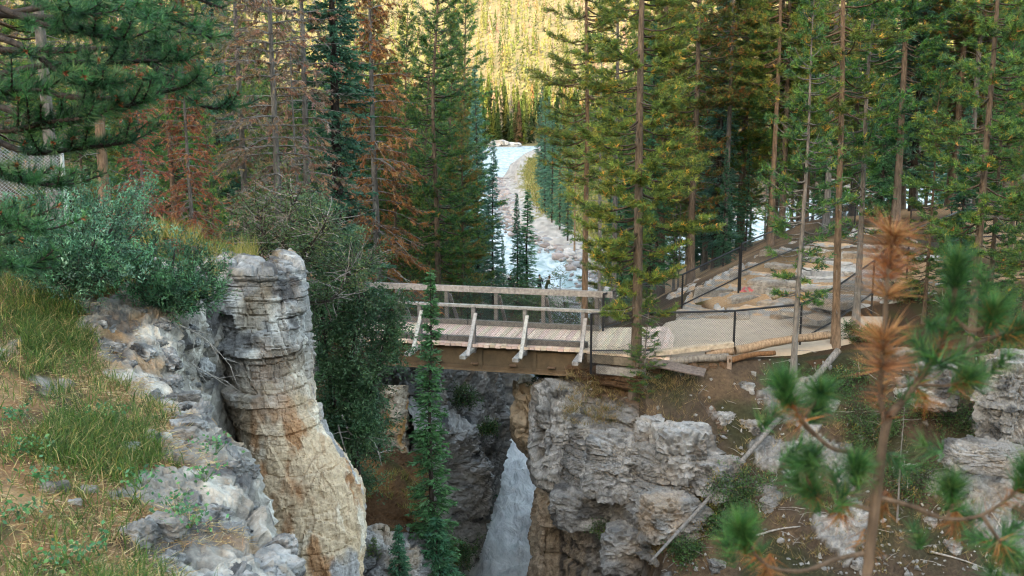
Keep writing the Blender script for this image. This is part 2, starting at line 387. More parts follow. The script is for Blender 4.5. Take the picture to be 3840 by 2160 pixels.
colg = mix(colg, np.array([.62, .38, .215]), plateau*sm(-.5, .3, nz)*.9)
hillc = np.array([.24, .20, .11]); colg = mix(colg, hillc, sm(440, 520, GY))
g = MB().add(np.stack([GX, GY, GZ], -1), grid_faces(len(gx), len(gy)), colg.reshape(-1, 3))
ground = tag(obj('ground', g, M['litter'], smooth=True), 'forest floor of the valley, brown litter and gravel', kind='structure')

# unseen ridge added behind the camera to keep the low sun off the gorge
mx_ = np.linspace(-4200, 3200, 90); my_ = np.linspace(-2700, -700, 30)
MX, MY = np.meshgrid(mx_, my_, indexing='ij')
prof = np.interp(MY, [-2700, -1500, -700], [0, 1, 0])
ridge = 622+35*fbm(np.stack([MX*.004, 0*MX, 0*MX], -1), 4, 9)
MZ = -5+ridge*prof**1.15+prof*(1-prof)*160*fbm(np.stack([MX, MY, 0*MX], -1)*.004, 4, 10)
m_ = MB().add(np.stack([MX, MY, MZ], -1), grid_faces(90, 30)[:, ::-1])
tag(obj('shade_ridge', m_, M['shade_ridge'], smooth=True), 'unseen wooded ridge added behind the viewpoint to shade the gorge', kind='structure')

# ------------------------------------------------------------------ the grassy ledge (fine patch) and its broken rock edge
ys = np.linspace(3.6, 15.2, 330); ts = np.concatenate([np.linspace(-9, -1.5, 90), np.linspace(-1.46, 1, 90), np.linspace(1.05, 3.6, 40)])
YS, TS = np.meshgrid(ys, ts, indexing='ij')
edge = Ledge(YS)+.16*fbm(np.stack([YS*1.1, 0*YS, 0*YS], -1), 3, 31)
over = np.maximum(0, TS)
XS = edge+np.where(TS < 0, TS, 0)+np.minimum(over, .35)*.75+np.maximum(0, over-.35)*.10
ZS = base(np.minimum(XS, edge), YS)
round_ = np.where(TS > -.9, .10*(TS+.9)**2, 0)*(TS < .35)+(TS >= .35)*.156
ZS = ZS-round_*.9-np.where(over > 0, over*.35+np.maximum(0, over-.3)*1.75, 0)
step = sm(10.9, 11.5, YS)*0
PS = np.stack([XS, YS, ZS], -1)
rockm = sm(-.75, -.05, TS+.5*fbm(PS*1.6, 3, 33))
spur = np.exp(-((YS-11.6)/.42)**2)*sm(-5.4, -4.7, XS)                # the small white step by the juniper
rockm = np.maximum(rockm, spur*.95)
rockm = np.maximum(rockm, sm(.30, .42, fbm(PS*1.1, 3, 36))*sm(-3.0, -1.2, TS)*.9)
NS = gnormal(PS); NS = np.where(NS[..., 2:3] < -.2, -NS, NS)
dsp = (rockdisp(PS*1.6, .34, 3, 1.5)+.03*fbm(PS*14, 3, 45))*rockm+(.05*fbm(PS*2.3, 4, 34)+.03*fbm(PS*7, 3, 35))*(1-rockm)
PS = PS+NS*dsp[..., None]
lit = np.array([.24, .125, .06]); gr = np.array([.04, .055, .018]); dk = np.array([.05, .03, .018]); stw = np.array([.36, .25, .13])
cn = fbm(PS*1.7, 3, 37); cn2 = fbm(PS*5, 3, 38)
cl = np.zeros(PS.shape)+lit; cl = mix(cl, dk, sm(0, .5, cn2)); cl = mix(cl, gr, sm(.05, .45, cn)*.7); cl = mix(cl, stw, sm(.1, .6, -cn)*.6)
rk = np.zeros(PS.shape)+np.array([.25, .245, .235])
rk = mix(rk, np.array([.46, .455, .435]), sm(-.05, .35, fbm(PS*3.1, 4, 39))); rk = mix(rk, np.array([.10, .10, .105]), sm(.05, .35, fbm(PS*2.2, 4, 41)))
rk = mix(rk, np.array([.30, .19, .10]), sm(.25, .5, fbm(PS*1.5, 3, 42))*.7)
rk = rk*np.array([1.06, 1.0, .92]); cl = mix(cl, rk, sm(.35, .6, rockm))
g = MB().add(PS, grid_faces(len(ys), len(ts))[:, ::-1], cl.reshape(-1, 3))
tag(obj('ledge', g, M['rock_pale']), 'grassy limestone ledge on the near left bank with broken grey rock edge', kind='structure')
LEDGE_P, LEDGE_ROCK = PS, rockm
def zledge(x, y):
    return base(x, y)

# ------------------------------------------------------------------ cliffs
def cliff(name, rows, nu, nv, amp, colfn, label, mat='rock', k=0, big=.9, bed=1.6, flip=False, kind='structure', crack=.8, fine=1.):
    P = resample(np.array(rows), nu, nv); N = gnormal(P)
    if flip: N = -N
    P = P+N*(amp(P) if callable(amp) else rockdisp(P, amp, k, bed, big, crack, fine))[..., None]
    f = grid_faces(nu, nv)
    if not flip: f = f[:, ::-1]
    o = obj(name, MB().add(P, f, colfn(P).reshape(-1, 3)), M[mat])
    return tag(o, label, kind=kind)
def courses(P, levels, k=0):
    """rows of offset, tilted blocks with open joints, in metres"""
    W_ = P+.10*np.stack([fbm(P*2.1, 3, 301+k), fbm(P*2.1, 3, 302+k), .8*fbm(P*1.6, 3, 303+k)], -1); r = 0
    for (hc, wc, a, kk) in levels:
        zz = W_[..., 2]/hc; ci = np.floor(zz).astype(np.int64); ss = (W_[..., 0]*.9+W_[..., 1]*.75)/wc+7*_h(ci, ci*0, ci*0, 310+kk+k); bi = np.floor(ss).astype(np.int64)
        fz, fs = zz-ci, ss-bi; e = np.minimum(np.minimum(fz, 1-fz)*hc, np.minimum(fs, 1-fs)*wc); hsh = _h(ci, bi, ci*0, 320+kk+k); h2 = _h(ci, bi, ci*0, 330+kk+k); h3 = _h(ci, bi, ci*0, 340+kk+k)
        r = r+a*(hsh-.5)*1.6+a*(h2-.5)*(fz-.5)*1.2+a*(h3-.5)*(fs-.5)*1.2-a*.55*np.exp(-(e/(.027*hc+.004))**2)*(h2 > .35)
    return r
def rowpx(py, cols): return [at(px, py, Y) for (px, Y) in cols]
def shift(row, dx=0, dy=0, dz=0): return [np.asarray(p)+np.array([dx, dy, dz]) for p in row]
# pillar buttress: py, left px, right px
PIL = [(277, 221, 299), (295, 218, 303), (320, 218, 307), (350, 222, 308), (378, 228, 308), (405, 233, 315), (430, 240, 323), (455, 243, 338), (480, 246, 352), (510, 247, 359), (545, 249, 360), (576, 249, 358), (640, 252, 356), (720, 256, 360)]
rows = []
for i, (py, l, r) in enumerate(PIL):
    l -= 9*(1-sm(380, 440, py)); dpt = 14.3-.0042*(py-277)*1.0; wd = r-l
    row = [at(l-3, py, dpt+1.5), at(l, py, dpt+.35), at(l+wd*.12, py, dpt-.12), at(l+wd*.40, py, dpt-.3), at(l+wd*.72, py, dpt-.2), at(r-wd*.05, py, dpt+.1), at(r, py, dpt+.55), at(r, py, dpt+1.6), at(r-6, py, dpt+3.0)]
    rows.append(row)
cen = np.array([-3.75, 15.0, 3.80])
rows = [[cen+(np.asarray(t)-cen)*np.array([.1, .1, 0]) for t in rows[0]], [cen+(np.asarray(t)-cen)*np.array([.5, .5, .1]) for t in rows[0]], [cen+(np.asarray(t)-cen)*np.array([.94, .94, .3]) for t in rows[0]]]+rows
def col_pillar(P):
    z = P[..., 2]; c = np.zeros(P.shape)+np.array([.25, .245, .235])
    Q = P*np.array([1, 1, .45])
    c = mix(c, np.array([.50, .48, .44]), sm(.0, .4, fbm(P*3.3, 4, 50))); c = mix(c, np.array([.085, .08, .078]), sm(.02, .35, fbm(P*2.4, 4, 51)))
    oc = sm(3.3, .9, z+1.3*fbm(P*.9, 4, 52)-.55*(P[..., 0]+3.3))
    c = mix(c, np.array([.56, .42, .28]), oc*.92)
    c = mix(c, np.array([.36, .17, .075]), oc*sm(.12, .38, fbm(Q*2.6, 4, 53))*.85)
    c = mix(c, np.array([.66, .60, .50]), oc*sm(.08, .4, fbm(Q*3.1, 4, 54))*.85)
    c = mix(c, np.array([.27, .28, .29]), sm(.22, .40, fbm(Q*1.7+9, 3, 55))*.85*oc)
    c = mix(c, np.array([.34, .25, .15]), sm(.25, .5, fbm(P*1.9+3, 3, 56))*.45)
    return c
def disp_pillar(P):
    """broken courses of blocks above, tall flakes below"""
    up = courses(P, ((.52, .62, .10, 0), (.21, .30, .055, 9), (.09, .14, .025, 17))); rd = 1-2*np.abs(fbm(P*6, 4, 305)); up = up+.020*rd+.012*fbm(P*17, 2, 306)
    W_ = P+.10*np.stack([fbm(P*2.1, 3, 301), fbm(P*2.1, 3, 302), .8*fbm(P*1.6, 3, 303)], -1); low = .05
    for s_, a in ((.75, .15), (.30, .07), (.12, .03)):
        f1, f2, cid, tl = worley(W_/s_*np.array([1, 1, .5]), 350+int(s_*100)); low = low+a*(cid-.5)*.9+a*1.1*tl
    low = low+.018*rd+.018*fbm(P*15, 3, 307)
    t = .30+.70*sm(.9, 2.9, P[..., 2]+.6*fbm(P*.9, 2, 308)); return low*(1-t)+up*t
cliff('cliff', rows, 330, 225, disp_pillar, col_pillar, 'tall limestone buttress with ochre stained face at the edge of the grassy ledge', 'rock_pale', 1, .72, 1.5, crack=.7, fine=1.5)
# shelf rock below the willow, left bottom
def col_grey(P, warm=.3, dark=.35):
    c = np.zeros(P.shape)+np.array([.30, .29, .275])
    c = mix(c, np.array([.48, .46, .43]), sm(0, .45, fbm(P*1.6, 4, 60))); c = mix(c, np.array([.10, .10, .10]), sm(.1, .4, fbm(P*1.3, 4, 61))*dark*2)
    c = mix(c, np.array([.42, .29, .18]), sm(.1, .45, fbm(P*.9, 3, 62))*warm*2)
    return c
def col_dark(P):
    c = np.zeros(P.shape)+np.array([.26, .25, .235]); Q = P*np.array([.5, .5, 3.5])
    c = mix(c, np.array([.30, .285, .26]), sm(.0, .45, fbm(Q*1.2, 4, 63))); c = mix(c, np.array([.05, .05, .05]), sm(.05, .4, fbm(Q*1.1, 4, 64))); return c
def back(row, d): return [np.array([p[0]-d*.35, p[1]+d, p[2]+.25]) for p in row]
r1 = rowpx(350, [(376, 29.5), (400, 30.2), (425, 32), (450, 34.5), (470, 37), (487, 39), (500, 41), (502, 45)])
rows = [back(r1, 3), r1]
for py, sil in ((385, 501), (410, 504), (440, 505), (465, 497), (500, 494), (560, 490)):
    rows.append(rowpx(py, [(374, 29.2), (400, 30), (425, 31.6), (450, 34.2), (470, 36.6), (sil-12, 38.6), (sil, 40.6), (sil+1, 45)]))
cliff('gorge_cliff', rows, 130, 170, 1.1, lambda P: col_grey(P, .22, .32), 'pale grey gorge wall under the left end of the bridge', 'rock', 5, 1.5, .8)
rows = []
for py, s in ((428, 478), (440, 484), (455, 489), (466, 497), (487, 497), (510, 494), (523, 487), (531, 493), (557, 485), (576, 473), (640, 460)):
    s -= 8+6*float(sm(510, 560, py)); rows.append(rowpx(py, [(414, 27.5), (434, 29.3), (452, 30.8), (s-9, 32), (s, 33.2), (s+1, 36.5), (s-1, 41)]))
rows = [back(rows[0], 2.5)]+rows
cliff('gorge_cliff', rows, 150, 120, .75, col_dark, 'dark bedded rock wall dropping to the white water on the left of the gorge', 'rock_streak', 6, 1.2, 3.2)
rows = []
for py, s in ((345, 523), (366, 522), (400, 519), (435, 513), (450, 516), (487, 508), (520, 506)):
    rows.append(rowpx(py, [(478, 49), (492, 50), (504, 51), (s, 52.5), (s+2, 57), (s+2, 61)]))
cliff('gorge_cliff', rows, 80, 70, .9, lambda P: col_dark(P)*.9, 'dark shadowed rock wall at the back of the gorge', 'rock_streak', 8, 1.4, 1.2)
# shelf with brown soil above the gorge, left
rows = [rowpx(452, [(330, 23.6), (360, 23.6), (390, 24.4), (420, 26.5), (436, 28)]), rowpx(470, [(335, 22.7), (365, 22.7), (390, 23), (415, 24.5), (430, 26)]), rowpx(500, [(340, 21.6), (365, 21.5), (390, 21.6), (415, 22.8), (432, 24.5)]),
        rowpx(520, [(340, 20.9), (365, 20.8), (390, 20.8), (415, 21.8), (432, 24)]), rowpx(533, [(340, 20.4), (362, 20.2), (390, 20.1), (415, 21.2), (432, 23.5)])]
def col_soil(P):
    c = np.zeros(P.shape)+np.array([.13, .065, .032]); c = mix(c, np.array([.24, .115, .045]), sm(-.1, .4, fbm(P*1.4, 3, 70)))
    c = mix(c, np.array([.045, .05, .018]), sm(.1, .45, fbm(P*1.1+4, 3, 71))*.8); return c
cliff('soil_slope', rows, 60, 60, .22, col_soil, 'brown soil slope with litter between the leafy shrub and the slender spruce', 'soil', 11, .8, 1)
rows = [rowpx(528, [(340, 20.9), (362, 20.7), (385, 20.5), (405, 21), (420, 22)]), rowpx(540, [(340, 19.6), (362, 19.4), (390, 19.6), (416, 20.4), (428, 22)]), rowpx(560, [(340, 18.9), (362, 18.8), (395, 19.2), (430, 20.4), (441, 22)]), rowpx(590, [(340, 18.6), (362, 18.5), (395, 18.9), (434, 20.2), (444, 22)]), rowpx(660, [(340, 18.3), (362, 18.2), (395, 18.6), (434, 20), (444, 22)])]
cliff('cliff', rows, 90, 90, .65, lambda P: col_grey(P, .35, .3), 'pitted grey rock below the brown soil slope', 'rock', 12, .7, 1.2)
# peach coloured face behind the willow
rows = [rowpx(py, [(378, 27.4), (390, 25.4), (403, 26), (407, 28.5)]) for py in (385, 410, 440, 468, 500)]
cliff('gorge_cliff', rows, 60, 50, .5, lambda P: col_grey(P, .7, .15)*np.array([1.25, 1.08, .9]), 'narrow peach coloured rock face beside the leafy shrub', 'rock', 13, .8, 1.3)

# right bluff under the bridge end
BL = [(366, 549, 26.9), (378, 543, 26.9), (390, 530, 27.2), (404, 518, 27.4), (428, 510, 27.4), (448, 517, 27.2), (465, 533, 26.8), (480, 536, 26.5), (500, 533, 26.3), (540, 528, 26.1), (576, 524, 25.9), (640, 518, 25.6), (720, 512, 25.4)]
rows = []
for py, s, Y in BL:
    k = sm(366, 470, py); k2 = sm(480, 520, py); s += 7*sm(430, 470, py)
    row = [at(s+10, py, Y+12), at(s+3, py, Y+4), at(s, py, Y+.5), at(s+max(6, (547-s)*.4), py, Y-.25-.3*k), at(550+8*k, py, 25.9-.75*k+.3*k2), at(580, py, 25.0-.75*k+.25*k2), at(612, py, 24.6-.85*k+.1*k2), at(645, py, 24.3-2.0*k-.9*sm(470, 640, py)), at(685, py, 24.15-2.2*k-1.3*sm(470, 620, py)), at(718, py, 24.1-1.8*k-1.6*sm(470, 620, py)), at(742, py, 24.7-1.6*k-1.5*sm(470, 620, py))]
    rows.append(row)
rows = [[np.array([p[0]+.3, p[1]+1.6, min(-.75, p[2]+.3)]) for p in rows[0]]]+rows
def col_bluff(P):
    c = col_grey(P, .12, .25); z = P[..., 2]; x = P[..., 0]; y = P[..., 1]
    slab = sm(-3.5, -3.9, z+.25*fbm(P*1.2, 2, 75))*sm(2.4, 1.6, x+.3*fbm(P, 2, 76))
    st = fbm(P*np.array([5, 5, .5]), 4, 77)
    sc = mix(np.zeros(P.shape)+np.array([.46, .35, .25]), np.array([.62, .50, .37]), sm(-.1, .4, st)); sc = mix(sc, np.array([.11, .095, .085]), sm(.0, .5, -st)*sm(.7, 1.5, x))
    c = mix(c, sc, slab)
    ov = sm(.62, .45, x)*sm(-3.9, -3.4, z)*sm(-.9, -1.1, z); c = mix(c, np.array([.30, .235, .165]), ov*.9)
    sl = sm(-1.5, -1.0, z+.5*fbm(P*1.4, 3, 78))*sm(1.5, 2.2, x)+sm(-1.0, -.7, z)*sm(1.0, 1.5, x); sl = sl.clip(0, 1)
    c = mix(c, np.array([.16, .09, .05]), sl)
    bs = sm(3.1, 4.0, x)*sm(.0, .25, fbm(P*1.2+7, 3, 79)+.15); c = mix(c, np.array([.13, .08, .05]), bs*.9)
    return c
def bl_amp(P): return 1
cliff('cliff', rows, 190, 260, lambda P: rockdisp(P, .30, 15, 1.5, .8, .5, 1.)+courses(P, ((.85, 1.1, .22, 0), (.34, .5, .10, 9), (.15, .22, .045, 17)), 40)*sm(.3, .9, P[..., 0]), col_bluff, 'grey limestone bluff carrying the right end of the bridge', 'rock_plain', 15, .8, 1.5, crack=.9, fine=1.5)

# brown hillside below the fence (fine patch)
hx = np.linspace(2.3, 16.3, 190); hy = np.linspace(15.6, 24.5, 150)
HX, HY = np.meshgrid(hx, hy, indexing='ij')
HZ = zground(HX, HY, False)
PH = np.stack([HX, HY, HZ], -1); NH = gnormal(PH); NH = np.where(NH[..., 2:3] < 0, -NH, NH)
hn = fbm(PH*.9, 4, 80); rkm = sm(.11, .25, fbm(PH*np.array([.8, .8, 1.1])+2, 4, 81)+.22*np.exp(-((HX-11.2)/1.5)**2)-.04)
hd = .16*fbm(PH*.8, 3, 82)+.06*fbm(PH*3, 3, 83)+rkm*(.12+rockdisp(PH, .55, 22, 1.2, .6))
hd = hd*sm(24.4, 23.8, HY)+.02
PH = PH+NH*hd[..., None]
hc = np.zeros(PH.shape)+np.array([.105, .075, .053]); hc = mix(hc, np.array([.165, .11, .07]), sm(-.1, .4, fbm(PH*1.5, 3, 84))); hc = mix(hc, np.array([.050, .055, .028]), sm(-.1, .3, fbm(PH*.7+5, 3, 85))*.85)
hc = mix(hc, col_grey(PH, .1, .25)*1.12, sm(.4, .7, rkm))
g = MB().add(PH, grid_faces(len(hx), len(hy)), hc.reshape(-1, 3))
hillside = tag(obj('hillside', g, M['soil']), 'steep brown hillside with scattered white stones below the fenced path', kind='structure')
HILL = (hx, hy, PH)
def zhill(x, y): return float(zground(np.array([x]), np.array([y]), False)[0])
def hill_px(px, py):
    """first hit of a pixel ray with the ground, stepping out from the camera"""
    a, b = ray(px, py); Y = np.arange(15, 40, .03); z = zground(a*Y, Y, False); hit = np.nonzero(CAMZ+b*Y <= z)[0]
    i = hit[0] if len(hit) else -1
    return np.array([a*Y[i], Y[i], z[i]])

# ------------------------------------------------------------------ water
wy = np.linspace(20, 60, 200); wx = np.linspace(-5, 7.0, 90); WX, WY = np.meshgrid(wx, wy, indexing='ij')
pw = np.stack([WX*1.7, WY*.6, 0*WX], -1)
WZ = -10.8+.45*fbm(pw*.8, 4, 90)+.30*np.abs(fbm(pw*2.2, 4, 91))+0
g = MB().add(np.stack([WX, WY, WZ], -1), grid_faces(90, 200))
tag(obj('gorge_water', g, M['white_water'], smooth=True), 'white foaming water rushing through the narrow gorge', kind='structure')
wy = axis([(58, 84, .7), (84, 140, .8), (140, 480, 4)]); wt = np.linspace(0, 1, 60)
WY, WT = np.meshgrid(wy, wt, indexing='ij')
lft = np.interp(WY, [58, 70, 82], [-.9, 1.4, 1.6]); rgt = np.interp(WY, [58, 70, 82], [3.4, 5.8, 8.5])
lft = np.where(WY >= 82, np.interp(WY, RY, RL)-1.5, lft); rgt = np.where(WY >= 82, np.interp(WY, RY, RR)+1.5, rgt)
WX = lft+(rgt-lft)*WT; pw = np.stack([WX, WY*.7, 0*WX], -1)
WZ = np.interp(WY, [58, 60, 66, 84, 90], [-10.8, -10.6, -10.2, -9.7, -9.55])+(.22*fbm(pw*.7, 4, 92)+.12*fbm(pw*2, 3, 93))*(1-.6*sm(140, 300, WY))
g = MB().add(np.stack([WX, WY, WZ], -1), grid_faces(len(wy), 60)[:, ::-1])
tag(obj('river', g, M['river_water'], smooth=True), 'milky turquoise river with white rapids winding down the valley', kind='structure')
cx = np.linspace(10, 120, 40); ct = np.linspace(-22, 22, 30); CXX, CT = np.meshgrid(cx, ct, indexing='ij')
CYY = 105+1.55*(CXX-20)+CT; CZ = -9.5+.15*fbm(np.stack([CXX, CYY, 0*CXX], -1)*.5, 3, 94)
g = MB().add(np.stack([CXX, CYY, CZ], -1), grid_faces(40, 30))
tag(obj('river', g, M['river_water'], smooth=True), 'side channel of the river seen between the trunks on the right', kind='structure')
# ------------------------------------------------------------------ bridge
BA = R(13.0)
B0 = np.array([1.95, 25.0, 0.0])                       # right end of the near deck edge
DL = np.array([-math.cos(BA), math.sin(BA), 0.0])      # towards the left (far) end
DN = np.array([math.sin(BA), math.cos(BA), 0.0])       # across, away from the camera
UP = np.array([0, 0, 1.0])
BW = 2.35; BLEN = 7.6
def bp(s, n, z): return B0+DL*s+DN*n+UP*z
bridge = empty('footbridge', tuple(bp(BLEN/2, BW/2, 0))); bridge_off = np.array(bridge.location)
tag(bridge, 'wooden footbridge on rusty steel girders crossing the gorge', 'bridge')
def part(name, mb, mat, parent, origin=None):
    """mesh part with its own origin; mb is in world coordinates"""
    v, *_ = mb.arrays(); o_ = v.mean(0) if origin is None else np.asarray(origin, float)
    mb.v = [a-o_ for a in mb.v]
    pl = np.array(parent.location); pp = parent.parent
    while pp: pl = pl+np.array(pp.location); pp = pp.parent
    return obj(name, mb, mat, parent, loc=tuple(o_-pl))
wg = lambda: np.array([.34, .315, .285])*RNG.uniform(.82, 1.12)
# planks run across; a joint of 8 mm shows between them
pw = .152; npl = int(BLEN/pw)
for i in range(npl):
    c = np.array([.66, .51, .385])*RNG.uniform(.80, 1.10); j = RNG.uniform(-.025, .025); dz = RNG.uniform(-.006, .006)
    m = MB(); s = (i+.5)*pw
    beam(m, bp(s, -.13+j, -.04+dz), bp(s, BW+.05+j, -.04+dz), pw-.014, .075, col=c); part('plank', m, M['wood_deck'], bridge)
for n, nm in ((.16, 0), (BW-.14, 1)):
    for k in range(2):
        m = MB(); a, b = (0.02, BLEN/2-.01) if k == 0 else (BLEN/2+.01, BLEN); beam(m, bp(a, n, .07), bp(b, n, .07), .14, .14, col=np.array([.20, .18, .16])*RNG.uniform(.9, 1.1)); part('curb', m, M['wood_grey'], bridge)
# railing posts with outriggers and braces
def psides(n0, sgn):
    for s in (.12, 1.64, 3.02, 4.50, 6.0, 7.3):
        post = MB(); beam(post, bp(s, n0, -.25), bp(s, n0, .98), .10, .12, up=DN, col=wg()*.62); po = part('post', post, M['wood_grey'], bridge)
        m = MB(); beam(m, bp(s+.04, n0-sgn*.35, -.15), bp(s+.04, n0+sgn*.98, -.15), .15, .09, col=wg()*.95); part('outrigger', m, M['wood_grey'], bridge)
        m = MB(); beam(m, bp(s-.07, n0+sgn*.88, -.13), bp(s-.07, n0+sgn*.06, .82), .05, .09, up=DL, col=wg()*1.25); br = part('brace', m, M['wood_grey'], bridge)
        for (nn, zz) in ((.80, -.04), (.12, .74)):
            m = MB(); q = bp(s-.105, n0+sgn*nn, zz); tube(m, [q, q-DL*.012], .014, 6, (.04, .03, .03)); b_ = part('bolt', m, M['steel'], bridge)
psides(-.06, -1); psides(BW+.06, 1)
for (n, hgt, wd, rise) in ((-.06, .055, .13, .985), (BW+.0, .15, .06, .98)):
    for a, b in ((-.32, BLEN*.5), (BLEN*.5+.006, BLEN)):
        m = MB(); beam(m, bp(a, n, rise+.03), bp(b, n, rise+.03), wd if hgt < .12 else .075, hgt if hgt < .12 else .17, col=wg()*1.12); part('top_rail', m, M['wood_grey'], bridge)
m = MB(); beam(m, bp(-.25, BW-.02, .52), bp(BLEN, BW-.02, .52), .04, .09, col=wg()); part('middle_rail', m, M['wood_grey'], bridge)
# steel girders
st_c = (.105, .072, .042)
for n, nm in ((.12, 'near'), (BW-.3, 'far')):
    m = MB(); beam(m, bp(0.05, n, -.43), bp(BLEN, n, -.43), .02, .62, col=st_c)
    beam(m, bp(0.05, n, -.125), bp(BLEN, n, -.125), .24, .025, col=st_c); beam(m, bp(0.05, n, -.745), bp(BLEN, n, -.745), .26, .03, col=(.16, .105, .06))
    beam(m, bp(0.05, n-.03, -.685), bp(BLEN, n-.03, -.685), .03, .09, col=(.13, .085, .05))
    gd = part('girder', m, M['steel'], bridge); gl = bridge_off+np.array(gd.location)
    if n < 1:
        def sub(name, mb): 
            v, *_ = mb.arrays(); o_ = v.mean(0); mb.v = [a-o_ for a in mb.v]; return obj(name, mb, M['steel'], gd, loc=tuple(o_-gl))
        for s in (.10, 1.42, 2.88, 4.36, 5.84):
            k = MB(); beam(k, bp(s, n-.05, -.73), bp(s, n-.05, -.14), .10, .022, up=DN, col=st_c); beam(k, bp(s+.05, n-.015, -.73), bp(s+.05, n-.015, -.14), .012, .10, up=DN, col=st_c); sub('stiffener', k)
            for zz in np.linspace(-.66, -.22, 7):
                k = MB(); q = bp(s-.06, n-.010, zz); tube(k, [q, q-DN*.016], [.018, .010], 6, st_c); sub('rivet', k)
        for s in np.arange(.15, BLEN, .16):
            k = MB(); q = bp(s, n-.045, -.69); tube(k, [q, q-DN*.016], [.017, .010], 6, (.13, .085, .05)); sub('rivet', k)
        for s in (.95, 1.98, 3.02, 4.05):
            k = MB(); beam(k, bp(s-.1, n-.1, -.56), bp(s+.1, n-.1, -.56), .16, .022, col=(.15, .09, .055)); sub('bracket', k)
# chain link on the railings
def chain(mb, P00, P10, P01, P11, cell=.062, r=.0032):
    """diamond wires over the quad P00-P10 (bottom) P01-P11 (top)"""
    P00, P10, P01, P11 = [np.asarray(p, float) for p in (P00, P10, P01, P11)]
    W = np.linalg.norm(P10-P00); H = np.linalg.norm(P01-P00); n = np.cross(P10-P00, P01-P00); n = n/np.linalg.norm(n)
    f = lambda u, v: P00*(1-u/W)*(1-v/H)+P10*(u/W)*(1-v/H)+P01*(1-u/W)*(v/H)+P11*(u/W)*(v/H)
    vs, fs = [], []; q = 0
    for sg in (1, -1):
        for c in np.arange(-H if sg > 0 else 0, W if sg > 0 else W+H, cell*1.0):
            if sg > 0: u0, v0 = (c, 0) if c >= 0 else (0, -c); L = min(W-u0, H-v0); u1, v1 = u0+L, v0+L
            else: u0, v0 = (c, 0) if c <= W else (W, c-W); L = min(u0, H-v0); u1, v1 = u0-L, v0+L
            if L < .03: continue
            a, b = f(u0, v0), f(u1, v1); t = b-a; t = t/np.linalg.norm(t); s = np.cross(t, n)*r; m_ = n*r; o = n*r*sg
            vs += [a+s+o, a-s*.5+m_+o, a-s*.5-m_+o, b+s+o, b-s*.5+m_+o, b-s*.5-m_+o]
            fs += [(q, q+1, q+4, q+3), (q+1, q+2, q+5, q+4), (q+2, q, q+3, q+5)]; q += 6
    mb.add(np.array(vs), np.array(fs)); return mb
for n, z0, z1, s0 in ((-.0, .02, .97, -.25), (BW-.04, .14, .92, -.2)):
    m = MB(); chain(m, bp(BLEN, n, z0), bp(s0, n, z0), bp(BLEN, n, z1), bp(s0, n, z1), .066, .0024); part('chain_link', m, M['wire'], bridge)
# abutment sill at the right end
m = MB(); beam(m, bp(-.02, -.1, -.42), bp(-.02, BW, -.42), .3, .6, up=UP, col=(.13, .09, .06)); part('abutment', m, M['wood_grey'], bridge)
m = MB(); beam(m, bp(BLEN+.1, -.3, -.9), bp(BLEN+.1, BW+.3, -.9), .5, 1.8, up=UP, col=(.3, .29, .28)); part('abutment', m, M['rock_plain'], bridge)

# ------------------------------------------------------------------ landing beside the bridge
landing = empty('boardwalk', tuple(bp(-.9, 1.2, 0))); tag(landing, 'short plank boardwalk joining the bridge to the tan path', 'boardwalk')
for i in range(14):
    m = MB(); s = -(i+.5)*.152-.005; a, b = bp(s, -.28-.02*i, -.03), bp(s, BW+.3+.05*i, -.03)
    beam(m, a, b, .142, .06, col=np.array([.66, .51, .385])*RNG.uniform(.88, 1.08)); part('plank', m, M['wood_deck'], landing)
m = MB(); beam(m, bp(-.05, -.30, -.17), bp(-2.2, -.60, -.17), .10, .2, col=(.22, .17, .13)); part('beam', m, M['wood_grey'], landing)
m = MB(); beam(m, bp(-.3, -.35, -.42), bp(-1.9, -.55, -.44), .2, .2, col=(.30, .27, .24)); part('beam', m, M['wood_grey'], landing)
m = MB(); beam(m, bp(-1.0, -.2, -.5), bp(-1.0, -.2, 0-.06), .2, .2, up=DN, col=(.2, .16, .12)); part('support', m, M['wood_grey'], landing)
# tan path
PXY = [(3.9, 24.55), (5.5, 24.62), (7.2, 24.95), (8.5, 25.5), (9.6, 26.4), (10.4, 27.2), (10.9, 28.0), (9.6, 28.7), (8.4, 28.9), (6.4, 29.3), (5.0, 29.0), (4.3, 28.2), (4.35, 26.5)]
pc = np.array(PXY); cen = pc.mean(0)
ang = np.linspace(0, len(pc), 160, endpoint=False); i0 = ang.astype(int) % len(pc); fr = (ang-np.floor(ang))[:, None]
ring = pc[i0]*(1-fr)+pc[(i0+1) % len(pc)]*fr; rr = np.linspace(0, 1, 24)
PP = cen+(ring[None]-cen)*rr[:, None, None]
pz = np.maximum(zground(PP[..., 0], PP[..., 1], False), -.04)+.035+.012*fbm(np.concatenate([PP, 0*PP[..., :1]], -1)*1.2, 3, 101)
pz = pz-.16*sm(.97, 1, rr)[:, None]
f = grid_faces(24, 160); wrap = np.stack([np.arange(23)*160+159, np.arange(23)*160, np.arange(1, 24)*160, np.arange(1, 24)*160+159], -1)
g = MB().add(np.concatenate([PP, pz[..., None]], -1), np.concatenate([f, wrap]))
tag(obj('path', g, M['path'], smooth=True), 'smooth tan path leading from the bridge to the rock steps', kind='structure')
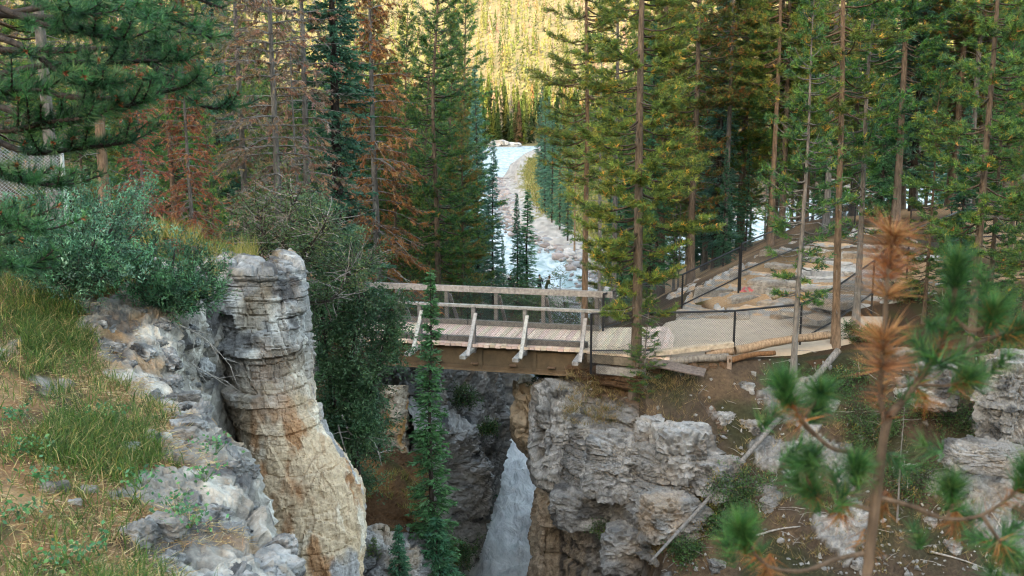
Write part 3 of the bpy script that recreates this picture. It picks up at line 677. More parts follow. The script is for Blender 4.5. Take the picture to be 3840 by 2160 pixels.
# edging timbers and logs
def log(name, a, b, r0, r1, col, label, cat='log', bend=.05, n=9, segs=14, grp=None):
    a, b = np.asarray(a, float), np.asarray(b, float); t = np.linspace(0, 1, segs)[:, None]
    p = a+(b-a)*t; p = p+bend*np.sin(t*math.pi)*np.array([0, 0, 1])+.25*r0*np.stack([fbm(np.c_[t*5, 0*t, 0*t], 2, 7), 0*t[:, 0], fbm(np.c_[t*5, 0*t, 0*t], 2, 8)], -1)
    m = MB(); tube(m, p-a, np.linspace(r0, r1, segs)*(1+.1*fbm(np.c_[t*9, 0*t, 0*t], 2, 9)), n, col)
    o = obj(name, m, M['bark'], smooth=True, loc=tuple(a)); return tag(o, label, cat, grp)
def zfl(px, py, Y): return at(px, py, Y)
m = MB(); a, b = at(655, 353, 24.1), at(733, 344, 24.25); beam(m, a, b, .22, .12, col=(.50, .38, .29)); tag(part_top := obj('edging_timber', m, M['wood_grey']), 'squared pale timber edging the tan path below the fence', 'timber')
log('edging_log', at(734, 351, 24.2), at(829, 335, 24.9), .115, .10, (.36, .24, .155), 'long round log edging the path right of the squared timber')
log('edging_log', at(706, 357, 24.15), at(733, 351, 24.2), .11, .10, (.30, .20, .13), 'short cut log end tucked beside the stub post under the fence')
log('old_log', at(650, 366, 24.05), at(728, 357, 24.1), .12, .10, (.22, .19, .16), 'weathered grey log lying under the squared timber')
log('old_log', at(728, 361, 24.0), at(775, 353, 24.2), .08, .06, (.20, .10, .05), 'splintered reddish log under the round edging log')
m = MB(); beam(m, at(652, 362, 23.75), at(705, 373, 23.3), .34, .035, up=(0, -.35, 1), col=(.15, .12, .10)); tag(obj('broken_board', m, M['wood_grey']), 'dark split board sliding down the bank under the fence', 'board')
m = MB(); a = at(729, 372, 24.0); beam(m, a-UP*.15, a+UP*.42, .12, .12, up=DN, col=(.25, .19, .14)); tag(obj('stub_post', m, M['wood_grey']), 'short square post holding the edging log', 'post')
m = MB(); a = at(591, 386, 25.0); beam(m, a-UP*.1, a+UP*.2, .07, .07, up=DN, col=(.45, .43, .38)); tag(obj('marker_stake', m, M['wood_grey']), 'small pale stake in the grass below the bridge end', 'stake')
log('fallen_trunk', at(838, 351, 23.8), at(650, 562, 20.3), .085, .03, (.20, .185, .17), 'long bare grey trunk lying slantwise down the hillside', bend=-.05, segs=30)

# ------------------------------------------------------------------ fences
def pipe(name, pts, r, parent, n=8):
    m = MB(); tube(m, pts, r, n); return part(name, m, M['black_pipe'], parent)
def fence(label, posts, h=1.05, low=.10, drop=.5, mesh=True, mat='wire', name='chain_link_fence', cell=.062):
    posts = [np.asarray(p, float) for p in posts]; e = empty(name, tuple(posts[0])); tag(e, label, 'fence')
    for p in posts: pipe('post', [p-UP*drop, p+UP*(h*.5), p+UP*h], .030, e)
    for a, b in zip(posts[:-1], posts[1:]):
        pipe('top_rail', [a+UP*h, (a+b)/2+UP*h, b+UP*h], .027, e); pipe('bottom_rail', [a+UP*low, (a+b)/2+UP*low, b+UP*low], .024, e)
        if mesh: m = MB(); chain(m, a+UP*low*.3, b+UP*low*.3, a+UP*h, b+UP*h, cell); part('chain_link', m, M[mat], e)
    return e
n0 = np.array([at(591, 360, 24.35)[0], 24.4, 0]); 
nposts = [n0, np.array([X(637, 24.4), 24.4, 0]), np.array([X(735.5, 24.75), 24.75, 0]), np.array([X(802, 25.5), 25.5, .02]), np.array([X(838, 26.6), 26.6, .34]), np.array([X(872, 28.2), 28.2, .78]), np.array([X(905, 30.4), 30.4, 1.35]), np.array([X(955, 33), 33, 1.75]), np.array([X(1010, 33), 33, 1.9])]
fence('black pipe fence with chain link along the near edge of the path', nposts[:5])
fence('black pipe fence climbing beside the pines at the upper end of the path', nposts[4:])
m = MB(); lowm = chain(m, n0+UP*-.55, nposts[1]+UP*-.55, n0+UP*.08, nposts[1]+UP*.08); tag(obj('fence_skirt', m, M['wire']), 'loose chain link skirt hanging under the boardwalk corner', 'netting')
fposts = [np.array([X(603.4, 27.1), 27.1, 0]), np.array([X(640, 28.6), 28.6, 0]), np.array([X(682, 30.0), 30.0, .08]), np.array([X(738, 31.0), 31.0, .78])]
fence('black pipe fence along the far side of the landing up to the rock steps', fposts)
f2 = [np.array([X(739.5, 31.0), 31.0, .95]), np.array([X(800, 33.6), 33.6, 1.45]), np.array([X(850, 37), 37, 1.75])]
fence('black pipe fence above the rock steps running to the forest edge', f2, h=1.0)
f3 = [np.array([X(905, 36.), 36., 1.55]), np.array([X(945, 36.5), 36.5, 1.7]), np.array([X(990, 36), 36, 1.8])]
fence('black pipe fence on the upper path at the forest edge', f3, h=.95)
# fence by the viewing platform, and the galvanised one behind the juniper
zp = -8.1
fence('thin rail fence at the viewing platform beside the people', [np.array([X(p, y_), y_, zp]) for p, y_ in ((486, 77), (505, 75.5), (532, 75.5), (560, 78))], h=1.15, low=.5, mesh=False, name='platform_fence')
e = empty('chain_link_fence', tuple(at(-30, 172, 13.6))); tag(e, 'silvery chain link fence panel behind the juniper at the pine trunk', 'fence')
m = MB(); chain(m, at(-40, 205, 13.6), at(62, 190, 14.2), at(-40, 146, 13.6), at(60, 146, 14.2), .055, .0028); part('chain_link', m, M['galvanised'], e)
for q in (at(-38, 146, 13.62), at(61, 146, 14.22)):
    m = MB(); tube(m, [q-UP*1.4, q+UP*.05], .03, 7); part('post', m, M['galvanised'], e)

# ------------------------------------------------------------------ rocks
def ico(sub):
    bm = bmesh.new(); bmesh.ops.create_icosphere(bm, subdivisions=sub, radius=1); v = np.array([x.co[:] for x in bm.verts]); f = np.array([[q.index for q in p.verts] for p in bm.faces]); bm.free(); return v, f
ICO = {k: ico(k) for k in (2, 3, 4, 5, 6)}
def rockmesh(size, seed, sub=4, amp=.30, colfn=None, boxy=.68, big=.5, bed=2.0, tilt=0):
    v, f = ICO[sub]; sx, sy, sz = size
    b = v/np.max(np.abs(v), axis=1, keepdims=True); p = v*(1-boxy)+b*boxy*.82
    p = p*np.array(size)
    d = rockdisp(p+seed*7.3, amp*min(1.2, max(size)*1.3), seed, bed, max(.12, big*max(size)), .55, .55)
    f1, f2, cid, tl = worley((p+seed*3.1)/(.42*max(size))*np.array([1, 1, 1.3]), seed+77); d = d+amp*max(size)*(.30*tl+.16*(cid-.5))
    if sub > 4: m_ = max(size); d = .55*d+courses(p+seed*5.3, ((.55*m_, .7*m_, .15*m_, 0), (.22*m_, .32*m_, .075*m_, 9), (.09*m_, .14*m_, .03*m_, 17)), seed)
    p = p+unit(v)*d[:, None]
    if tilt: p = rotz(p[:, [1, 2, 0]], tilt)[:, [2, 0, 1]]
    c = colfn(p+seed) if colfn else col_grey(p+seed, .1, .25)
    return MB().add(p, f, c)
def rock(name, loc, size, seed, label=None, cat='rock', sub=4, rz=0, mat='rock_plain', group=None, parent=None, **kw):
    o = obj(name, rockmesh(size, seed, sub, **kw), M[mat], parent, loc=tuple(loc)); o.rotation_euler[2] = rz
    if parent is None: tag(o, label, cat, group)
    return o
white = lambda P: mix(mix(col_grey(P, .10, .3)*1.05, np.array([.54, .53, .51]), sm(.0, .4, fbm(P*2.5, 4, 44))*.75), np.array([.07, .068, .065]), sm(.12, .4, fbm(P*3.4+2, 4, 46))*.75)
rock('outcrop', at(555, 432, 25.5), (.62, .75, 1.55), 3, 'tall grey lichen spotted rock outcrop beneath the bridge end', sub=6, colfn=white, amp=.36, rz=.2)
rock('outcrop', at(618, 462, 23.35), (.98, .75, .92), 4, 'large rounded pale outcrop with pitted face on the bluff', sub=6, colfn=white, amp=.32, rz=-.15)
rock('outcrop', at(684, 452, 22.35), (.78, .6, .72), 5, 'pale wedge shaped outcrop beside the slanting bare trunk', sub=5, colfn=white, amp=.36, rz=.3)
rock('outcrop', at(582, 505, 24.3), (.85, .7, .5), 6, 'grey undercut ledge of rock above the streaked slab', sub=5, colfn=lambda P: col_grey(P, .1, .4), amp=.36)
rock('outcrop', at(670, 515, 21.6), (.85, .6, .62), 7, 'broken grey rock above the low bushes on the hillside', sub=5, colfn=lambda P: col_grey(P, .25, .3), amp=.42, rz=.4)
rock('outcrop', at(632, 545, 22.6), (.8, .6, .6), 8, 'shattered grey rock under the round bush', sub=5, colfn=lambda P: col_grey(P, .2, .4), amp=.42)
rock('outcrop', at(936, 385, 22.4), (.42, .4, .62), 9, 'blocky blue grey boulder stack on the slope at the right', sub=5, colfn=lambda P: col_grey(P, .0, .5), amp=.4, boxy=.8)
rock('outcrop', at(1008, 400, 21.5), (.75, .6, 1.3), 10, 'dark and white streaked rock wall at the right hillside', sub=6, colfn=lambda P: col_grey(P, .2, .5)*.85, amp=.4, rz=.5)
rock('outcrop', at(985, 455, 20.8), (.9, .5, .35), 12, 'low pale ledge under the streaked rock wall', sub=5, colfn=lambda P: col_grey(P, .25, .4)*.95, amp=.4)
rock('outcrop', at(718, 478, 21.9), (.6, .5, .5), 16, 'squat grey outcrop crossed by the slanting bare trunk', sub=5, colfn=white, amp=.4, rz=.7)
rock('outcrop', at(650, 436, 23.0), (.42, .4, .5), 17, 'upright pale rock between the rounded outcrop and the wedge', sub=5, colfn=white, amp=.4, rz=.1)
rock('outcrop', at(598, 404, 24.9), (.22, .2, .2), 11, 'small white rock in the dry grass near the bridge end', sub=4, colfn=white)
rock('outcrop', at(527, 412, 27.3), (.42, 1.1, 1.0), 14, 'smooth tan overhanging rock at the brink of the gorge', sub=5, colfn=lambda P: np.zeros(P.shape)+np.array([.30, .235, .165])*(1+.25*fbm(P*2, 3, 9))[..., None], amp=.18, boxy=.25, mat='rock_streak')
hs_ = [(833+0, 402, .22), (880, 420, .16), (745, 383, .35), (760, 398, .2), (752, 422, .28), (797, 448, .34), (690, 395, .1), (630, 404, .13), (727, 415, .2), (868, 432, .3), (850, 466, .35), (905, 470, .4), (930, 520, .2), (948, 545, .22), (660, 432, .2), (770, 500, .25), (790, 470, .25), (905, 395, .3), (960, 485, .3), (842, 505, .2), (715, 560, .25), (860, 560, .2), (1000, 520, .18), (990, 570, .2)]
for i, (px, py, s) in enumerate(hs_):
    p = hill_px(px, py); rock('stone', p-UP*s*.45, (s*RNG.uniform(.9, 1.5), s*.8, s*RNG.uniform(.6, .95)), 20+i, 'white stone embedded in the brown hillside', 'stone', 4, RNG.uniform(0, 6), colfn=white, group='stones in the brown hillside', amp=.42)
# small loose stones on the hillside
m = MB(); v3, f3_ = ico(1)
sv, sf = v3[:, :], f3_
for i in range(900):
    px, py = RNG.uniform(600, 1024), 576-(RNG.uniform(0, 1)**1.6)*215
    a, b = ray(px, py); Yt = np.arange(16, 26, .1); z = zground(a*Yt, Yt, False); h_ = np.nonzero(CAMZ+b*Yt <= z)[0]
    if not len(h_): continue
    q = np.array([a*Yt[h_[0]], Yt[h_[0]], z[h_[0]]+.02]); s = RNG.uniform(.012, .05)*(1.8 if RNG.random() < .12 else 1)
    c = np.array([.48, .47, .45])*RNG.uniform(.5, 1.2); m.add(q+sv*s*RNG.uniform(.5, 1.2, 3)*(1+.3*RNG.normal(size=(len(sv), 1))), sf, c)
tag(obj('loose_stones', m, M['rock_plain']), 'white stone chips scattered over the brown hillside', 'stones', kind='stuff')

# rock steps right of the path: one slab each
tx_, ty_ = np.linspace(5.2, 14.2, 190), np.linspace(28.7, 36.4, 170)
TX, TY = np.meshgrid(tx_, ty_, indexing='ij'); tp = np.stack([TX, TY, 0*TX], -1)
hraw = zground(TX, TY, False)+.20*fbm(tp*.55, 3, 201)+.10*fbm(tp*1.6+3, 3, 202)
f1, f2, cid, tl = worley(tp*np.array([.75, 1.1, 1])+.3*np.stack([fbm(tp*1.4, 2, 1), fbm(tp*1.4, 2, 2), 0*TX], -1), 203)
hraw = hraw+.16*(cid-.5)
qs = .17; lv = np.floor(hraw/qs); fr_ = hraw/qs-lv; ht = (lv+sm(.72, .97, fr_)*.95+.10*fr_)*qs
ed = sm(0, .5, np.minimum(np.minimum(TX-5.2, 14.2-TX), np.minimum(TY-28.7, 36.4-TY)))
ht = ht+.018*fbm(tp*7, 3, 204)+.02; ht = np.where(TY < 29.6, np.minimum(ht, zground(TX, TY, False)+.05+.5*np.maximum(0, TY-28.9)), ht)
ht = ht*ed+(1-ed)*(zground(TX, TY, False)-.15)
gy_, gx_ = np.gradient(ht, ty_[1]-ty_[0], tx_[1]-tx_[0])[::-1]; slope = np.hypot(gx_, gy_)
tc_ = mix(np.zeros(TX.shape+(3,))+np.array([.60, .37, .21]), np.array([.56, .50, .44]), sm(-.05, .25, fbm(tp*1.3, 4, 205))); tc_ = mix(tc_, np.array([.36, .345, .325])*(1+.35*fbm(np.stack([TX, TY, ht*4], -1)*2.2, 3, 206))[..., None], sm(.35, .9, slope))
terrace = tag(obj('rock_terrace', MB().add(np.stack([TX, TY, ht], -1), grid_faces(190, 170), tc_.reshape(-1, 3)), M['rock_terrace']), 'stepped pale rock terrace with orange litter beside the path', kind='structure')
def slabmesh(w_, d_, h_, seed):
    rg = np.random.default_rng(seed); n = rg.integers(6, 10); an = np.sort(rg.uniform(0, 6.283, n)+0)+0; an = np.linspace(0, 6.283, n, endpoint=False)+rg.uniform(-.25, .25, n)
    r = rg.uniform(.75, 1.1, n); q = 6; an2 = np.concatenate([np.linspace(an[i], an[(i+1) % n]+(6.2832 if i == n-1 else 0), q, endpoint=False) for i in range(n)])
    xy = np.concatenate([np.linspace(np.array([math.cos(an[i])*r[i], math.sin(an[i])*r[i]]), np.array([math.cos(an[(i+1) % n])*r[(i+1) % n], math.sin(an[(i+1) % n])*r[(i+1) % n]]), q, endpoint=False) for i in range(n)])*np.array([w_, d_])
    N_ = len(xy); lv = []
    for (sc, zz) in ((.02, h_), (.5, h_), (.90, h_), (1., h_*.86), (1.03, h_*.55), (.98, h_*.5), (1.02, h_*.25), (1.05, -h_*1.2)):
        p = np.c_[xy*sc, np.full(N_, zz)]; lv.append(p)
    P = np.array(lv); P = P+.07*min(w_, d_)*np.stack([fbm(P*4+seed, 3, 1), fbm(P*4+seed, 3, 2), .7*fbm(P*3+seed, 3, 3)], -1)
    m_ = MB(); f = grid_faces(8, N_); wr = np.stack([np.arange(7)*N_+N_-1, np.arange(7)*N_, np.arange(1, 8)*N_, np.arange(1, 8)*N_+N_-1], -1)
    c = col_grey(P*2+seed, .25, .12)*np.array([1.35, 1.25, 1.15]); top = (np.arange(8) < 3)[:, None]*np.ones(N_)[None]
    c = mix(c, np.array([.62, .40, .25]), top*sm(-.05, .3, fbm(P*2.5+seed, 3, 8))*.85)
    return m_.add(P, np.concatenate([f, wr])[:, ::-1], c.reshape(-1, 3))
slabs = [slabmesh(1, .8, .30, 40+i).mesh('rock_slab') for i in range(9)]
for s_ in slabs: s_.materials.append(M['rock_plain'])
k = 0
for row, (Y, pl, pr) in enumerate(((28.95, 690, 825), (29.7, 690, 850), (30.5, 692, 868), (31.4, 715, 880), (32.5, 745, 890), (33.8, 770, 880))):
    px = pl+RNG.uniform(0, 12)
    while px < pr:
        x = X(px, Y); o = bpy.data.objects.new('rock_slab', slabs[k % 9]); COL.objects.link(o); o.parent = terrace
        yy = Y+RNG.uniform(-.18, .18); sc = RNG.uniform(.35, .72); z = float(zground(np.array([x]), np.array([yy]), False)[0])
        o.location = (x, yy, z-.12+RNG.uniform(-.06, .05)); o.scale = (sc*1.2, sc*RNG.uniform(.7, 1), RNG.uniform(.45, .85)); o.rotation_euler = (RNG.uniform(-.07, .1), RNG.uniform(-.08, .08), RNG.uniform(-.35, .35)+(math.pi if RNG.random() < .5 else 0))
        px += sc*RNG.uniform(1.2, 2.6)*2*F/Y*.62; k += 1
for (px, py, Y, sz, sd_) in ((775, 283, 30.9, (.85, .45, .34), 1), (860, 256, 33.2, (.95, .6, .45), 2), (835, 300, 29.2, (.9, .6, .10), 3), (815, 318, 27.6, (.5, .42, .07), 4), (795, 311, 28, (.45, .3, .06), 5), (930, 247, 34.5, (1.6, .7, .42), 8)):
    p = at(px, py, Y); o = obj('rock_slab', slabmesh(sz[0], sz[1], sz[2], 70+sd_), M['rock_plain'], terrace, loc=tuple(p-UP*sz[2]*.6)); o.rotation_euler = (.05, .03, RNG.uniform(-.2, .2))
log('driftwood', at(772, 299, 28.7), at(800, 292, 28.9), .06, .03, (.30, .21, .13), 'crooked brown branch lying on the rock steps', 'branch')
m = MB()
for i in range(14): q = at(747+RNG.uniform(-4, 4), 289+RNG.uniform(-2, 2), 29.3); blades(m, [q], RNG.normal(size=(1, 3)), .12, .1, (.65, .16, .18))
tag(obj('litter_scrap', m, M['cloth']), 'crumpled pink scrap lying on the rock steps', 'scrap')

# gravel bar stones by the river
pal = np.array([[.40, .33, .31], [.34, .34, .35], [.50, .46, .43], [.30, .25, .23]])
stm = []
for i in range(6):
    c = pal[i % 4]; mm = rockmesh((1, .8, .55), 100+i, 3, .12, lambda P, c=c: np.zeros(P.shape)+c*(1+.25*fbm(P*2, 3, 5))[..., None], boxy=.3).mesh('river_stone', True); mm.materials.append(M['rock_plain']); stm.append(mm)
cnt = 0; mfar = MB(); vv, ff = ico(1)
edge_right = lambda y: float(np.interp(y, RY, RR))
for i in range(3600):
    y = 88+RNG.random()**1.7*150; x = edge_right(y)+RNG.normal()*1.2+RNG.uniform(-.6, np.interp(y, [88, 105, 130, 240], [7.0, 8., 6, 4.5]))
    s = RNG.uniform(.12, .42)*(1.9 if RNG.random() < .10 else 1)*np.interp(y, [88, 110, 240], [1., 1.0, 1.5])
    if s > .42 and y < 135 and cnt < 90:
        o = bpy.data.objects.new('river_stone', stm[cnt % 6]); COL.objects.link(o); o.location = (x, y, -9.35+RNG.uniform(-.1, .1)); o.scale = (s, s, s*RNG.uniform(.7, 1.1)); o.rotation_euler = (0, 0, RNG.uniform(0, 6)); cnt += 1
        tag(o, 'rounded boulder on the gravel bar beside the rapids', 'stone', 'boulders on the gravel bar')
    else:
        mfar.add(np.array([x, y, -9.35])+vv*np.array([1, .8, .6])*s*(1+.15*RNG.normal(size=(len(vv), 1))), ff, pal[RNG.integers(4)]*RNG.uniform(.7, 1.2))
tag(obj('gravel', mfar, M['rock_plain'], smooth=True), 'grey and pink cobbles of the gravel bar along the river', 'gravel', kind='stuff')
rock('rock_slab', (X(572, 82), 82, -9.5), (4.2, 3.2, .75), 61, 'flat pale rock slab at the water edge behind the people', 'rock', 5, .25, colfn=lambda P: col_grey(P, .3, .15)*1.15, amp=.12, boxy=.7, big=.5)
rock('bank_rocks', (X(505, 463), 466, -8.9), (9, 4, 1.4), 62, 'pale rocky bank on the far side of the river bend', 'bank', 5, .1, colfn=lambda P: col_grey(P*.3, .05, .05)*1.5, amp=.2, big=.3)
# ------------------------------------------------------------------ trees
PINE = ([(.05, .085, .018), (.08, .105, .020), (.13, .12, .022), (.28, .16, .03), (.03, .055, .018)], [4, 4, 1.6, .45, 2])
PINEG = ([(.028, .085, .024), (.05, .11, .022), (.018, .055, .024), (.24, .15, .03), (.09, .11, .02)], [4, 3, 3, .25, 1])
PINEB = ([(.05, .075, .018), (.12, .085, .022), (.20, .09, .025), (.03, .055, .018)], [3, 2, 1.4, 2])
SPRUCE = ([(.020, .075, .042), (.035, .105, .060), (.012, .045, .028), (.06, .12, .06)], [4, 3, 3, 1])
SPRUCEB = ([(.030, .085, .055), (.055, .125, .085), (.016, .05, .034)], [4, 3, 3])
RUST = ([(.20, .085, .03), (.15, .06, .025), (.26, .13, .05), (.10, .055, .03)], [4, 3, 2, 2])
RUST2 = ([(.20, .135, .07), (.16, .115, .06), (.15, .125, .09), (.24, .16, .085), (.06, .07, .03)], [3, 3, 2, 2, 1])
BARK = np.array([.14, .105, .08]); BARKD = np.array([.065, .052, .045]); BARKO = np.array([.30, .165, .085]); GREY = np.array([.28, .255, .23])

def trunk_path(H, seed, lean=0., wob=.02):
    z = np.linspace(0, 1, 15); p = np.c_[z*0, z*0, z*H]
    p[:, 0] += H*wob*fbm(np.c_[z*2.2+seed, z*0, z*0], 2, 1)*z+lean*H*z; p[:, 1] += H*wob*fbm(np.c_[z*2.2+seed, z*0+5, z*0], 2, 2)*z
    return p
def on(path, h, H):
    t = np.clip(h/H, 0, 1)*(len(path)-1); i = np.minimum(t.astype(int) if hasattr(t, 'astype') else int(t), len(path)-2); f = t-i
    return path[i]*(1-f)+path[i+1]*f
def pine(seed, H=17, h0=.35, Rm=1.7, pal=PINE, dens=1., bark=BARK, r0=.15, dead=.5, lean=0., nb=None, tl=.15, sparse=0.):
    rg = np.random.default_rng(seed); tr, cr = MB(), MB(); path = trunk_path(H, seed, lean)
    tt = np.linspace(0, 1, 15); tube(tr, path, r0*(1-.93*tt**.9)+r0*.35*np.exp(-tt*40), 9, (bark*(1-.35*tt[:, None])+BARKO*.25*tt[:, None]))
    TC, TD = [], []; h = h0*H
    while h < H*.985:
        u = (h-h0*H)/(H*(1-h0)); prof = (min(1, (u+.10)/.28)**.8)*(1-u)**.62+.05
        for _ in range(rg.integers(3, 6)):
            if rg.random() < sparse: continue
            az = rg.uniform(0, 6.283); L = Rm*prof*rg.uniform(.55, 1.15); el = np.interp(u, [0, .5, 1], [-.18, .12, .85])+rg.normal()*.14
            dh = np.array([math.cos(az), math.sin(az), 0.]); t = np.linspace(0, 1, 6)[:, None]; b0 = on(path, h+rg.uniform(-.15, .15), H)
            cv = rg.uniform(.05, .3)
            bp_ = b0+dh*L*t*math.cos(el)+UPV*(L*t*math.sin(el)+cv*L*t*t-.12*L*np.sin(t*3.14))
            tube(tr, bp_, np.linspace(.012+.014*L, .006, 6), 3, bark*.75, cap=False)
            nbk = int(3+5*L*dens)
            for q in range(nbk):
                s = rg.uniform(.28, 1.); c0 = bp_[0]*0+on(bp_, np.array(s), 1.0); sd = 1 if rg.random() < .5 else -1; a2 = az+sd*rg.uniform(.3, 1.1)*(1-.5*s); l2 = L*rg.uniform(.12, .38)*(1.15-.5*s)+.06
                d2 = np.array([math.cos(a2), math.sin(a2), rg.uniform(-.05, .5)]); d2 /= np.linalg.norm(d2); nt_ = max(2, int(l2/.085*dens))
                f_ = (np.arange(nt_)+rg.random())/nt_
                TC.append(c0+d2*l2*f_[:, None]); TD.append(np.repeat((d2+UPV*.35)[None], nt_, 0))
                if l2 > .3: tube(tr, [c0, c0+d2*l2*.9], [.007, .004], 3, bark*.7, cap=False)
        h += rg.uniform(.20, .42)*H/17
    TC.append(on(path, np.array([.985]), 1.0)); TD.append(np.array([[0, 0, 1.]]))
    TC, TD = np.concatenate(TC), np.concatenate(TD); n = len(TC); k = 11
    col = pick(pal[0], pal[1], n, .22); d = np.repeat(unit(TD), k, 0)*.75+unit(RNG.normal(size=(n*k, 3)))*.8
    blades(cr, np.repeat(TC, k, 0)+RNG.normal(size=(n*k, 3))*.02, d, tl*.9*RNG.uniform(.7, 1.15, n*k), .020, np.repeat(col, k, 0)*RNG.uniform(.75, 1.25, (n*k, 1)))
    # dead twigs on the bare stem
    for h in np.arange(.06*H, h0*H+.25*H, .16/dead if dead else 99):
        az = rg.uniform(0, 6.28); L = rg.uniform(.25, 1.0)*min(1, Rm/1.6); b0 = on(path, h, H); d = np.array([math.cos(az), math.sin(az), rg.uniform(-.35, .25)])
        e1 = b0+d*L*.6+np.array([0, 0, rg.normal()*.06]); e2 = b0+d*L+np.array([0, 0, rg.uniform(-.25, .1)])*L
        tube(tr, [b0, e1, e2], [.011, .007, .003], 3, GREY*rg.uniform(.55, 1.1), cap=False)
        if rg.random() < .7: a2 = az+rg.uniform(-.9, .9); tube(tr, [e1, e1+np.array([math.cos(a2), math.sin(a2), rg.uniform(-.5, .2)])*L*.45], [.006, .003], 3, GREY*rg.uniform(.6, 1.1), cap=False)
    return tr, cr
def spruce(seed, H=10, h0=.06, Rm=1.2, pal=SPRUCE, bark=BARKD, r0=.10, dens=1., droop=.35, gap=0., shape=.9, tw=.055, lean=0., deadin=.5):
    rg = np.random.default_rng(seed); tr, cr = MB(), MB(); path = trunk_path(H, seed, lean, .012); tt = np.linspace(0, 1, 15)
    tube(tr, path, r0*(1-.96*tt), 8, bark*np.ones((15, 3)))
    C, D, L_, CC = [], [], [], []; h = h0*H
    while h < H*.99:
        u = (h/H-h0)/(1-h0); prof = (1-u)**shape*min(1, (u+.22)/.32)+.035
        gp = gap and vnoise(np.array([[h*.55, seed, 0.]]))[0] < -.55+gap
        for _ in range(int(rg.integers(5, 8))):
            az = rg.uniform(0, 6.283); L = Rm*prof*rg.uniform(.6, 1.15)
            if gp and rg.random() < .8: L *= .35
            dh = np.array([math.cos(az), math.sin(az), 0.]); sd = np.array([-dh[1], dh[0], 0]); t = np.linspace(0, 1, 6)[:, None]; el = np.interp(u, [0, .5, 1], [-.30, -.05, .9])+rg.normal()*.1
            b0 = on(path, h+rg.uniform(-.1, .1), H); dr = droop*(1-u)
            P = b0+dh*L*t*math.cos(el)+UPV*(L*(t*math.sin(el)-dr*.8*t*(1-.75*t)))
            tube(tr, P, np.linspace(.008+.010*L, .004, 6), 3, bark*.9, cap=False)
            n = max(4, int(L/.052*dens)); s = rg.uniform(.12 if L < .5 else .25, 1., n); c0 = on(P, s, 1.0) if False else np.stack([np.interp(s, t[:, 0], P[:, j]) for j in range(3)], -1)
            sg = np.where(rg.random(n) < .5, 1, -1)[:, None]; l2 = (.10+.30*L*(1-s)*1.2+.03).clip(.07, .38)*rg.uniform(.7, 1.2, n)
            d2 = dh*rg.uniform(.45, .95, (n, 1))+sd*sg*rg.uniform(.2, .95, (n, 1))+UPV*(rg.uniform(-.45, .12, (n, 1)))
            cb = pick(pal[0], pal[1], 1, .12)
            col = cb*.5+.5*pick(pal[0], pal[1], n, .18); 
            for q in range(3):
                C.append(c0+unit(d2)*(l2*q*.28)[:, None]); D.append(d2+RNG.normal(size=(n, 3))*.35); L_.append(l2*(.75-.12*q)); CC.append(col*(1+.12*q))
        h += rg.uniform(.10, .17)*(H/10)**.55
    C, D, L_, CC = map(np.concatenate, (C, D, L_, CC)); blades(cr, C, D, L_, tw, CC)
    for h in np.arange(.03*H, .45*H, .14/deadin if deadin else 99):
        az = rg.uniform(0, 6.28); b0 = on(path, h, H); L = rg.uniform(.3, .9)*Rm; d = np.array([math.cos(az), math.sin(az), rg.uniform(-.6, .0)])
        tube(tr, [b0, b0+d*L*.5, b0+d*L+np.array([0, 0, -.15*L])], [.008, .005, .003], 3, GREY*rg.uniform(.4, .8), cap=False)
    return tr, cr
UPV = np.array([0, 0, 1.0])
def deadtree(seed, H=13, Rm=1.8, pal=RUST2, bark=GREY*.6, r0=.13, needle=.7, h0=.1):
    rg = np.random.default_rng(seed); tr, cr = MB(), MB(); path = trunk_path(H, seed, 0, .015); tt = np.linspace(0, 1, 15)
    tube(tr, path, r0*(1-.95*tt), 8, bark*np.ones((15, 3))); C, D, CC = [], [], []; h = h0*H
    while h < H*.99:
        u = (h/H-h0)/(1-h0); prof = (1-u)**.75*min(1, (u+.25)/.35)+.05
        for _ in range(int(rg.integers(4, 7))):
            az = rg.uniform(0, 6.283); L = Rm*prof*rg.uniform(.5, 1.15); dh = np.array([math.cos(az), math.sin(az), 0.]); t = np.linspace(0, 1, 6)[:, None]; el = np.interp(u, [0, 1], [-.25, .6])
            P = on(path, h, H)+dh*L*t+UPV*(L*(t*math.sin(el)-.35*(1-u)*t*t)); tube(tr, P, np.linspace(.010+.010*L, .003, 6), 3, GREY*rg.uniform(.6, 1.15), cap=False)
            for q in range(int(3+7*L)):
                s = rg.uniform(.2, 1); c0 = np.array([np.interp(s, t[:, 0], P[:, j]) for j in range(3)]); a2 = az+rg.uniform(-1.2, 1.2); l2 = rg.uniform(.12, .42)*min(1, L); e = c0+np.array([math.cos(a2), math.sin(a2), rg.uniform(-1.1, .1)])*l2
                tube(tr, [c0, (c0+e)/2+np.array([0, 0, .03]), e], [.006, .004, .002], 3, GREY*rg.uniform(.6, 1.2), cap=False)
                if rg.random() < needle:
                    n = int(rg.integers(6, 16)); f_ = rg.random((n, 1)); C.append(c0+(e-c0)*f_); D.append(np.repeat((e-c0)[None], n, 0)*1.5+rg.normal(size=(n, 3))*.18*1+UPV*-.12); CC.append(np.repeat(pick(pal[0], pal[1], 1, .2), n, 0))
        h += rg.uniform(.16, .30)*H/13
    C, D, CC = map(np.concatenate, (C, D, CC)); n = len(C); k = 3
    blades(cr, np.repeat(C, k, 0), np.repeat(D, k, 0)+RNG.normal(size=(n*k, 3))*.25, RNG.uniform(.06, .13, n*k), .03, np.repeat(CC, k, 0)*RNG.uniform(.8, 1.25, (n*k, 1)))
    return tr, cr
